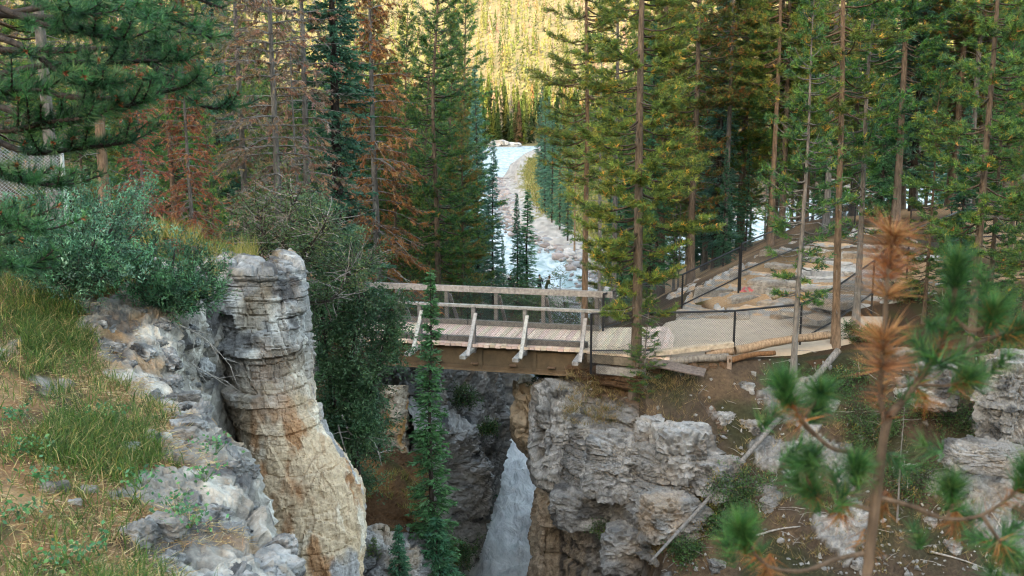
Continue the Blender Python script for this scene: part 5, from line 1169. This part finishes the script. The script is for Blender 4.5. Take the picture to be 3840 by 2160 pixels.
# bare white twigs hanging under the willow and by the buttress crack
for pts, lb in (([(342, 415), (352, 435), (372, 440), (381, 458)], 'pale dead branch hanging below the willow shrub'), ([(338, 425), (345, 450), (352, 470)], 'short pale dead branch under the willow shrub')):
    m = MB(); P = polyline([at(x, y, 19.0) for x, y in pts], 20); tube(m, P, np.linspace(.022, .006, 20), 5, GREY*1.5)
    for k in range(5, 20, 3): d = unit(RNG.normal(size=3)+np.array([.4, 0, -.6])); tube(m, [P[k], P[k]+d*.25, P[k]+d*.45+UPV*-.05], [.009, .006, .003], 4, GREY*1.4)
    tag(obj('dead_branch', m, M['bark']), lb, 'branch')
for pts, lb in (([(160, 318), (190, 330), (212, 345), (232, 368)], 'pale leafless branch drooping from the juniper across the crack'), ([(150, 332), (180, 355), (205, 372), (228, 382)], 'lower pale leafless branch across the crack beside the buttress')):
    m = MB(); P = polyline([at(x, y, 11.6+.9*i/3) for i, (x, y) in enumerate(pts)], 20); tube(m, P, np.linspace(.012, .004, 20), 5, GREY*1.4)
    for k in range(6, 20, 2): d = unit(RNG.normal(size=3)*.7+np.array([.6, .2, -.4])); tube(m, [P[k], P[k]+d*.14, P[k]+d*.28], [.005, .004, .002], 4, GREY*1.4)
    tag(obj('dead_branch', m, M['bark']), lb, 'branch')

# junipers on the ledge: dense upswept sprays
def juniper(origin, tips, nspr, label, pal, seed, scale=1.):
    rg = np.random.default_rng(seed); o_ = np.asarray(origin, float); e = empty('juniper_bush', tuple(o_)); tag(e, label, 'juniper'); tr, nd = MB(), MB(); C, D, CC, LL = [], [], [], []
    for (tip, wd) in tips:
        P = polyline([o_*0, (np.asarray(tip)-o_)*.5+np.array([0, 0, -.08]), np.asarray(tip)-o_], 14); tube(tr, P, np.linspace(.03, .008, 14), 5, BARKD); ax = unit(P[-1]-P[0])
        for k in range(nspr):
            i = rg.integers(3, 14); d = unit(ax*.9+rg.normal(size=3)*.55+UPV*.35); L = rg.uniform(.10, .26)*scale; c0 = P[i]+rg.normal(size=3)*wd*np.array([1, 1, .6]); tube(tr, [c0, c0+d*L], [.004, .002], 3, BARKD, cap=False)
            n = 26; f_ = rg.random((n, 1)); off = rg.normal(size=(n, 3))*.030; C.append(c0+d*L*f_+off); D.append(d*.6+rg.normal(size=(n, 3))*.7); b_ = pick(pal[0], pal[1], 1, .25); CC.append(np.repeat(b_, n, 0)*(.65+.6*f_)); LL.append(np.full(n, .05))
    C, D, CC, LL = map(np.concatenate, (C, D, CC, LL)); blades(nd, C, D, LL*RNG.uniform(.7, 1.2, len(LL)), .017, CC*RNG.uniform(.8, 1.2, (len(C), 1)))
    obj('stems', tr, M['bark'], e); obj('foliage', nd, M['needles'], e)
JUN = ([(.035, .105, .068), (.06, .145, .10), (.02, .065, .042), (.10, .19, .14)], [4, 3, 2, 1.2])
JUN2 = ([(.028, .085, .05), (.045, .115, .065), (.016, .05, .03), (.08, .10, .03)], [4, 3, 3, .6])
g0 = at(75, 285, 11.3)
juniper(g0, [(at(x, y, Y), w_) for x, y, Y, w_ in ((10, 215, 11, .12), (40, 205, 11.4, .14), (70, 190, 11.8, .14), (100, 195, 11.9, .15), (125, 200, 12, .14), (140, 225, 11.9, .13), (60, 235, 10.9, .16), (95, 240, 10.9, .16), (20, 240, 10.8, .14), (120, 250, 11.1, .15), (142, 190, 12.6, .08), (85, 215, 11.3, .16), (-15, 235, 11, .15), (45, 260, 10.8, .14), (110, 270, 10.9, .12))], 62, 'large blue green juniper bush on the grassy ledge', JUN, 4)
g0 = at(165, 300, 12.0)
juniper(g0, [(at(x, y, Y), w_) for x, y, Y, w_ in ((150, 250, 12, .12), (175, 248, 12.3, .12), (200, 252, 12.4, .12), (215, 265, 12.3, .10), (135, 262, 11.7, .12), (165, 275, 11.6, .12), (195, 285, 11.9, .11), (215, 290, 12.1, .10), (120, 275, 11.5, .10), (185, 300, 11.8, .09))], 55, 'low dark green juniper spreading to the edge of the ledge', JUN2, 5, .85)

# broken rocks along the rim of the ledge
rim = [rockmesh((1, .8, .62), 200+i, 4, .5, lambda P: mix(mix(np.zeros(P.shape)+np.array([.27, .265, .255]), np.array([.50, .49, .47]), sm(.0, .35, fbm(P*1.5, 4, 39))), np.array([.09, .09, .092]), sm(.05, .35, fbm(P*1.2, 4, 41))), boxy=.7, big=.45).mesh('rim_rock') for i in range(7)]
for m in rim: m.materials.append(M['rock_plain'])
cnt = 0
for t in range(900):
    i = RNG.integers(5, LEDGE_P.shape[0]-30); j = RNG.integers(92, 178); p = LEDGE_P[i, j]
    if LEDGE_ROCK[i, j] < .45 or p[0]/p[1] < -.52 or cnt >= 150: continue
    s = RNG.uniform(.05, .17)*(1.5 if RNG.random() < .15 else 1); o = bpy.data.objects.new('rim_rock', rim[cnt % 7]); COL.objects.link(o); o.location = tuple(p-UPV*s*.2); o.scale = (s, s*RNG.uniform(.7, 1), s*RNG.uniform(.6, 1)); o.rotation_euler = (RNG.uniform(-.5, .5), RNG.uniform(-.5, .5), RNG.uniform(0, 6.28)); cnt += 1
    tag(o, 'angular grey rock on the broken rim of the grassy ledge', 'rock', 'rocks on the ledge rim')
# grass and litter on the ledge
def scatter_ledge(n, dens=None):
    i = RNG.integers(0, LEDGE_P.shape[0]-1, n); j = RNG.integers(0, LEDGE_P.shape[1]-1, n); p = LEDGE_P[i, j]; r = LEDGE_ROCK[i, j]
    p = p+(LEDGE_P[i+1, j]-p)*RNG.random((n, 1))+(LEDGE_P[i, j+1]-p)*RNG.random((n, 1)); return p, r
gr = MB()
GRS = ([(.050, .105, .022), (.075, .13, .03), (.035, .075, .02), (.16, .16, .045), (.36, .28, .13)], [4, 3, 2, 1.2, 1.3]); STRAW = ([(.42, .30, .15), (.34, .22, .10), (.50, .40, .22), (.26, .15, .07)], [3, 3, 2, 2])
p, r = scatter_ledge(150000); dn = fbm(p*.9, 3, 120)+.35*sm(7.5, 10.5, p[:, 1])*sm(-3.3, -5, p[:, 0])+.15*(fbm(p*4, 2, 121) > .1)
tx = (p[:, 0]/p[:, 1]); vis = (tx > -.60)
k = (r < .35) & (RNG.random(len(p)) < .10+.62*sm(-.2, .5, dn)) & vis; c = p[k][:22000]
for q in range(3):
    n = len(c); d = UPV+RNG.normal(size=(n, 3))*np.array([.42, .42, .1]); L = RNG.uniform(.07, .22, n); cc = pick(*GRS, n, .22); mid = c+unit(d)*(L*.6)[:, None]; cw = RNG.uniform(.0022, .0042, n)
    s = unit(np.cross(d, unit(RNG.normal(size=(n, 3)))))*cw[:, None]; tip = mid+unit(d*np.array([1.9, 1.9, .55]))*(L*.5)[:, None]
    v = np.stack([c-s, c+s, mid+s*.8, mid-s*.8, tip], 1).reshape(-1, 3); f4 = np.arange(n)[:, None]*5+np.array([[0, 1, 2, 3]]); f3x = np.arange(n)[:, None]*5+np.array([[3, 2, 4]])
    b_ = gr.n; gr.add(v, f4, np.repeat(cc, 5, 0)); gr.t.append(f3x+b_); c = c+RNG.normal(size=c.shape)*np.array([.03, .03, 0])
tag(obj('grass', gr, M['grass']), 'green grass tufts growing on the ledge', 'grass', kind='stuff')
lt = MB(); p, r = scatter_ledge(130000); k = (r < .8) & (p[:, 0]/p[:, 1] > -.6) & (RNG.random(len(p)) < .40+.5*(fbm(p*1.7, 3, 37) < .05)); c = p[k]; n = len(c)
blades(lt, c+UPV*.012, RNG.normal(size=(n, 3))*np.array([1, 1, .22])+UPV*.06, RNG.uniform(.05, .16, n), .0055, pick(*STRAW, n, .25))
tag(obj('straw_litter', lt, M['grass']), 'dry straw and fallen needles covering the ledge', 'litter', kind='stuff')
# tufts of long dry and green grass at the brink and around the buttress top
tf = MB()
def tuft_grass(c, n, L, pal, w_=.008, spread=.45):
    d = UPV+RNG.normal(size=(n, 3))*np.array([spread, spread, .1]); c = np.asarray(c)+RNG.normal(size=(n, 3))*np.array([.06, .06, .0]); m_ = c+unit(d)*L*.6; l_ = L*RNG.uniform(.6, 1.15, n)
    blades(tf, c, d, l_, w_, pick(*pal, n, .2)); 
YG = ([(.16, .17, .03), (.24, .22, .05), (.36, .28, .12), (.09, .13, .03)], [3, 3, 3, 2])
for px, py, Y, n, L in ((235, 258, 14.8, 120, .34), (210, 250, 15.2, 120, .4), (190, 240, 15, 110, .4), (165, 232, 14.5, 110, .36), (150, 235, 14.4, 80, .3), (250, 262, 15, 120, .3), (272, 270, 14.8, 70, .22), (260, 275, 14.3, 70, .2), (285, 276, 14.5, 40, .16), (222, 268, 14.4, 120, .32), (246, 252, 15.4, 120, .4)):
    for k in range(3): tuft_grass(at(px+RNG.uniform(-9, 9), py+RNG.uniform(4, 9), Y), n//2, L, YG)
for k in range(46):
    p, r = scatter_ledge(1); p = p[0]
    if p[0]/p[1] < -.58 or r[0] > .7: continue
    tuft_grass(p, 22, RNG.uniform(.16, .30), GRS if RNG.random() < .7 else YG, .011, .28)
for k in range(26):                                              # tall flowering stems
    p, r = scatter_ledge(1); p = p[0]
    if p[0]/p[1] < -.56 or r[0] > .4: continue
    L = RNG.uniform(.4, .75); d = unit(UPV+RNG.normal(size=3)*.10); tube(tf, [p, p+d*L*.6, p+d*L+np.array([RNG.normal()*.03, 0, 0])], [.003, .0025, .002], 3, (.40, .31, .14)); tube(tf, [p+d*L, p+d*(L+.04), p+d*(L+.07)], [.004, .008, .003], 5, (.46, .34, .16))
tag(obj('tall_grass', tf, M['grass']), 'long dry grass stems and tufts along the ledge and buttress top', 'grass', kind='stuff')
# broad leaved plants
for i, (px, py, Y) in enumerate(((190, 520, 6.6), (30, 455, 7.4), (175, 500, 6.8), (45, 490, 6.9), (60, 560, 5.6), (85, 548, 5.8), (15, 430, 8), (215, 440, 8), (140, 480, 7.1), (205, 475, 7.4), (100, 400, 8.4), (20, 520, 6.2))):
    c = at(px, py, Y); c[2] = float(base(np.array([c[0]]), np.array([c[1]]))[0]); m, sm_ = MB(), MB(); n = 60; d = RNG.normal(size=(n, 3))*np.array([1, 1, .35])+UPV*.45
    leaves(m, RNG.normal(size=(n, 3))*np.array([.09, .09, .03])+UPV*.09, d, RNG.uniform(.025, .055, n), .026, pick([(.03, .11, .045), (.05, .15, .05), (.02, .075, .03)], [3, 2, 2], n, .2))
    for q in range(8): tube(sm_, [(0, 0, 0), RNG.normal(size=3)*np.array([.08, .08, 0])+UPV*.12], [.003, .002], 3, (.06, .10, .03))
    e = empty('herb', tuple(c)); tag(e, 'clump of broad green leaves in the ledge grass', 'herb', 'leafy herbs on the ledge'); tag(obj('leaves', m, M['leaf'], e), kind='stuff'); tag(obj('stems', sm_, M['leaf'], e), kind='stuff')
for i, (px, py, s, lb) in enumerate(((165, 528, .17, 'flat white stone lying in straw at the near end of the ledge'), (88, 492, .09, 'white stone half sunk in the ledge grass'), (55, 490, .11, 'broad white stone among leafy herbs'), (75, 503, .06, 'little white stone by the leafy herbs'), (185, 435, .14, 'grey and white stone near the rocky rim of the ledge'), (190, 398, .13, 'long pale stone in the litter of the ledge'), (128, 450, .12, 'mossy grey stone under the grass of the ledge'))):
    a, b = ray(px, py); Yt = np.arange(4.5, 12, .02); z = base(a*Yt, Yt); hh = np.nonzero(CAMZ+b*Yt <= z)[0]; Y = Yt[hh[0]] if len(hh) else 7
    rock('stone', np.array([a*Y, Y, CAMZ+b*Y+s*.12]), (s, s*.7, s*.42), 140+i, lb, 'stone', 4, RNG.uniform(-.5, .5), colfn=white, amp=.3)

# grass and low scrub on the meadow beside the gravel bar
mg = MB(); n = 9000; yy = 95+RNG.random(n)**1.4*190; xx = np.interp(yy, RY, RR)+np.interp(yy, [84, 100, 125, 150, 200, 300], [6.5, 9, 6, 4.5, 4.5, 6])+RNG.random(n)**1.3*22
cc = np.stack([xx, yy, zground(xx, yy)], -1); hh = RNG.uniform(.25, .7, n)*(1+1.2*(fbm(cc*.25, 2, 130) > .25))
for q in range(2): blades(mg, cc+RNG.normal(size=(n, 3))*np.array([.3, .3, 0]), UPV+RNG.normal(size=(n, 3))*.4, hh, .16, pick([(.20, .18, .05), (.13, .13, .035), (.26, .21, .08), (.08, .09, .03)], [3, 3, 2, 1], n, .2))
tag(obj('meadow_grass', mg, M['grass']), 'yellow green grass and scrub on the bar beside the river', 'grass', kind='stuff')
# dry grass, moss, bushes on the right hillside and shelf
tf = MB()
for k in range(900):
    px, py = RNG.uniform(575, 1024), RNG.uniform(372, 576)
    if k < 240: px, py = RNG.uniform(560, 700), RNG.uniform(374, 425)
    if px < 655 and py > 430: continue
    p = hill_px(px, py) if px > 640 else at(px, py, 24.9-.9*sm(366, 440, py))
    tuft_grass(p, 16, RNG.uniform(.14, .30), ([(.26, .17, .08), (.34, .25, .13), (.15, .12, .04), (.08, .10, .025)], [3, 3, 2, 1.5]), .010, .8)
for k in range(60): tuft_grass(at(RNG.uniform(366, 425), RNG.uniform(470, 528), 21.6), 14, .22, YG, .010, .6)
tag(obj('dry_grass', tf, M['grass']), 'dry brown grass tufts on the slopes under the bridge and path', 'grass', kind='stuff')
tw = MB()
for k in range(260):
    p = hill_px(RNG.uniform(640, 1024), RNG.uniform(375, 576)); a = RNG.uniform(0, 6.28); L = RNG.uniform(.12, .6); d = np.array([math.cos(a), math.sin(a)*.4, math.sin(a)*.45])
    tube(tw, [p+UPV*.03, p+d*L*.5+UPV*.06, p+d*L+UPV*.03], [.010, .007, .003], 4, GREY*RNG.uniform(.4, 1.4))
tag(obj('twigs', tw, M['bark']), 'dead twigs scattered over the brown hillside', 'twigs', kind='stuff')
for i, (a, b, lb) in enumerate((((963, 480), (1008, 540), 'straight pale stick lying on the lower hillside'), ((1020, 470), (985, 560), 'thin upright pale stick on the right hillside'), ((738, 478), (737, 520), 'short pale stake like stick by the bare trunk'), ((640, 568), (660, 535), 'grey root end below the slanting trunk'), ((755, 540), (800, 530), 'thin white stick near the hillside bushes'), ((930, 555), (990, 575), 'fallen pale branch at the foot of the hillside'))):
    p, q = hill_px(*a), hill_px(*b); log('stick', p+UPV*.06, q+UPV*.06, .028, .015, GREY*1.35, lb, 'stick', bend=.04, n=5)
BUSH = ([(.030, .075, .022), (.05, .10, .028), (.018, .045, .018), (.20, .12, .03)], [4, 3, 3, .4])
for i, (px, py, Y, rd, n, lb) in enumerate(((618, 536, 23.3, .55, 5200, 'round green bush clinging to the rock bluff'), (745, 500, None, .9, 6000, 'dark bush beside the slanting bare trunk'), (720, 545, None, .9, 6000, 'low dark bush under the broken grey rock'), (835, 395, None, .8, 4500, 'dark green creeping bush below the log end'), (870, 440, None, 1.0, 6000, 'sprawling dark bush in the middle of the hillside'), (905, 495, None, .8, 4500, 'shadowy bush behind the dead stub'), (858, 340, None, .5, 3000, 'leafy tangle at the foot of the leaning pine'), (955, 430, None, .9, 4500, 'dark bush beside the streaked rock wall'), (685, 562, None, .6, 3000, 'small bush at the base of the bluff'), (950, 330, None, 1.0, 5000, 'thicket below the upper path fence'), (1010, 325, None, 1.1, 5000, 'thicket above the streaked rock wall'), (905, 300, None, .8, 4000, 'bush beside the climbing fence'))):
    c = at(px, py+10, Y) if Y else hill_px(px, py); st = [([c, c+np.array([RNG.normal()*.3, RNG.normal()*.2, .25])*rd*1.2, c+np.array([RNG.normal()*.6, RNG.normal()*.3, .7])*rd], rd*.75, .02) for _ in range(4)]
    shrub('bush', c, st, n, .06, .026, BUSH, lb, 'bush', twigs=30, seed=30+i, droop=.1, barec=.12)
for i, (px, py, Y, rd, n, lb) in enumerate(((487, 425, 33.5, .45, 1200, 'small mossy shrub on the dark rock wall'), (462, 395, 34.5, .7, 1600, 'shrub growing from a crack in the pale gorge wall'), (466, 552, 28.5, .6, 2200, 'light green shrub leaning over the white water'), (545, 372, 26.4, .5, 1800, 'brown moss clump under the bridge bearing'), (455, 310, 40, 2.2, 5000, 'dark thicket behind the left half of the bridge'), (520, 320, 48, 2.2, 5000, 'undergrowth behind the middle of the bridge'), (560, 325, 40, 1.6, 4000, 'undergrowth behind the right half of the bridge'), (400, 320, 36, 2.0, 5000, 'dense thicket behind the bridge railing'))):
    c = at(px, py+8, Y); st = [([c, c+np.array([RNG.normal()*.3, RNG.normal()*.2, .3])*rd, c+np.array([RNG.normal()*.6, RNG.normal()*.3, .8])*rd], rd*.7, .02) for _ in range(4)]
    shrub('bush', c, st, n, .09, .035, BUSH, lb, 'bush', twigs=26, seed=50+i, droop=.1)

# ------------------------------------------------------------------ people at the viewing platform
def person(loc, rz, joints, rad, cols, hair, label):
    e = empty('person', tuple(loc)); e.rotation_euler[2] = rz; tag(e, label, 'person')
    names = list(joints); idx = {k: i for i, k in enumerate(names)}; E = [('pel', 'chest'), ('chest', 'neck'), ('neck', 'head'), ('head', 'crown')]
    for s in 'lr': E += [('chest', 'sh'+s), ('sh'+s, 'el'+s), ('el'+s, 'wr'+s), ('wr'+s, 'ha'+s), ('pel', 'hip'+s), ('hip'+s, 'kn'+s), ('kn'+s, 'an'+s), ('an'+s, 'to'+s)]
    me = bpy.data.meshes.new('body'); me.from_pydata([joints[k] for k in names], [(idx[a], idx[b]) for a, b in E], []); o = bpy.data.objects.new('body', me); COL.objects.link(o); o.parent = e
    sk = o.modifiers.new('skin', 'SKIN'); lay = me.skin_vertices[0] if me.skin_vertices else None
    if lay:
        for k in names: lay.data[idx[k]].radius = rad[k]; lay.data[idx[k]].use_root = (k == 'pel')
    o.modifiers.new('sub', 'SUBSURF').levels = 1; o.modifiers['sub'].render_levels = 2
    dg = bpy.context.evaluated_depsgraph_get(); dg.update(); ev = o.evaluated_get(dg).to_mesh(); V = np.array([v.co[:] for v in ev.vertices]); Fq = [tuple(p.vertices) for p in ev.polygons]; o.evaluated_get(dg).to_mesh_clear()
    o.modifiers.clear(); m = MB(); q = np.array([f for f in Fq if len(f) == 4]); t = np.array([f for f in Fq if len(f) == 3])
    J = np.array([joints[k] for k in names]); near = np.argmin(np.linalg.norm(V[:, None]-J[None], axis=2), 1); skin = np.array([.42, .26, .18])
    def cof(k):
        if k in ('head', 'crown', 'neck') or k.startswith('ha'): return skin
        if k[:2] in ('ch', 'sh', 'el', 'wr') or k == 'pel': return cols[0]
        if k.startswith('to'): return np.array([.05, .04, .04])
        return cols[1]
    cc = np.array([cof(k) for k in names])[near]; m.add(V, q, cc)
    if len(t): m.t.append(t)
    nm = m.mesh('body', True); nm.materials.append(M['cloth']); o.data = nm
    hd = np.array(joints['head']); v, f = ICO[3]; k = v[:, 2] > -.25; hv = v*np.array([.092, .108, .12]); hv[:, 1] = np.where(v[:, 1] < 0, hv[:, 1]*np.where(v[:, 2] > .35, 1.03, .55), hv[:, 1]*1.05)
    h = MB().add(hv+hd+np.array([0, .015, .045]), f, hair); obj('hair', h, M['cloth'], e, smooth=True)
    nz = MB(); tube(nz, [hd+np.array([0, -.085, .02]), hd+np.array([0, -.115, -.01]), hd+np.array([0, -.09, -.03])], [.012, .02, .012], 6, skin); obj('nose', nz, M['cloth'], e, smooth=True)
    return e
def stand(arm=0., lean=0., hh=1.0):
    j = {'pel': (0, 0, .95), 'chest': (0, -lean*.35, 1.32), 'neck': (0, -lean*.5, 1.50), 'head': (0, -lean*.65-.02, 1.62), 'crown': (0, -lean*.7-.01, 1.70)}
    for s, g in (('l', 1), ('r', -1)):
        j['sh'+s] = (g*.19, -lean*.42, 1.43); j['el'+s] = (g*.25, -lean*.3-arm*.18, 1.14+arm*.04); j['wr'+s] = (g*.22-g*arm*.06, -.06-lean*.4-arm*.42, .92+arm*.24); j['ha'+s] = (g*.21-g*arm*.06, -.09-lean*.4-arm*.50, .84+arm*.31)
        j['hip'+s] = (g*.10, 0, .88); j['kn'+s] = (g*.11, -.02, .49); j['an'+s] = (g*.12, .02, .08); j['to'+s] = (g*.13, -.14, .04)
    return j
RAD = {'pel': (.15, .12), 'chest': (.17, .12), 'neck': (.055, .06), 'head': (.078, .09), 'crown': (.06, .07)}
for s in 'lr': RAD.update({'sh'+s: (.075, .075), 'el'+s: (.05, .05), 'wr'+s: (.035, .035), 'ha'+s: (.04, .025), 'hip'+s: (.095, .1), 'kn'+s: (.062, .062), 'an'+s: (.042, .045), 'to'+s: (.04, .03)})
zpl = -8.1; A = np.array
pv = lambda px, Y: (X(px, Y, 290), Y, zpl)
person(pv(539.5, 76), .5, stand(.25), RAD, (A([.012, .013, .016]), A([.02, .02, .025])), A([.03, .02, .015]), 'person standing in a black jacket at the platform rail')
person(pv(546, 75.3), 1.9, stand(.6, .45), RAD, (A([.05, .06, .03]), A([.03, .03, .035])), A([.13, .06, .03]), 'person with brown hair and olive coat leaning over the platform rail')
person(pv(526.5, 76.3), -.7, stand(.6, .35), RAD, (A([.01, .30, .22]), A([.015, .015, .02])), A([.05, .03, .02]), 'person in a teal jacket behind the young spruce')
person(pv(510.5, 76.2), .3, stand(.3), RAD, (A([.018, .018, .02]), A([.02, .02, .022])), A([.02, .015, .01]), 'person in dark clothes beside the platform fence post')
person(pv(488, 78), 2.9, stand(.2), RAD, (A([.02, .02, .024]), A([.02, .02, .03])), A([.02, .015, .012]), 'person in black half hidden by the spruce trunk')
# platform ground
m = MB(); gxp, gyp = np.meshgrid(np.linspace(X(478, 76), X(562, 76), 30), np.linspace(73, 80, 16), indexing='ij'); m.add(np.stack([gxp, gyp, zpl-.03+.05*fbm(np.stack([gxp, gyp, 0*gxp], -1), 3, 5)-.35*np.clip(np.abs(gyp-76.5)-2.4, 0, 2)-.2*np.clip(np.abs(gxp-gxp.mean())-2.6, 0, 2)], -1), grid_faces(30, 16), (.36, .30, .25))
tag(obj('viewing_platform', m, M['rock_plain'], smooth=True), 'bare rock viewing area beside the rapids', kind='structure')
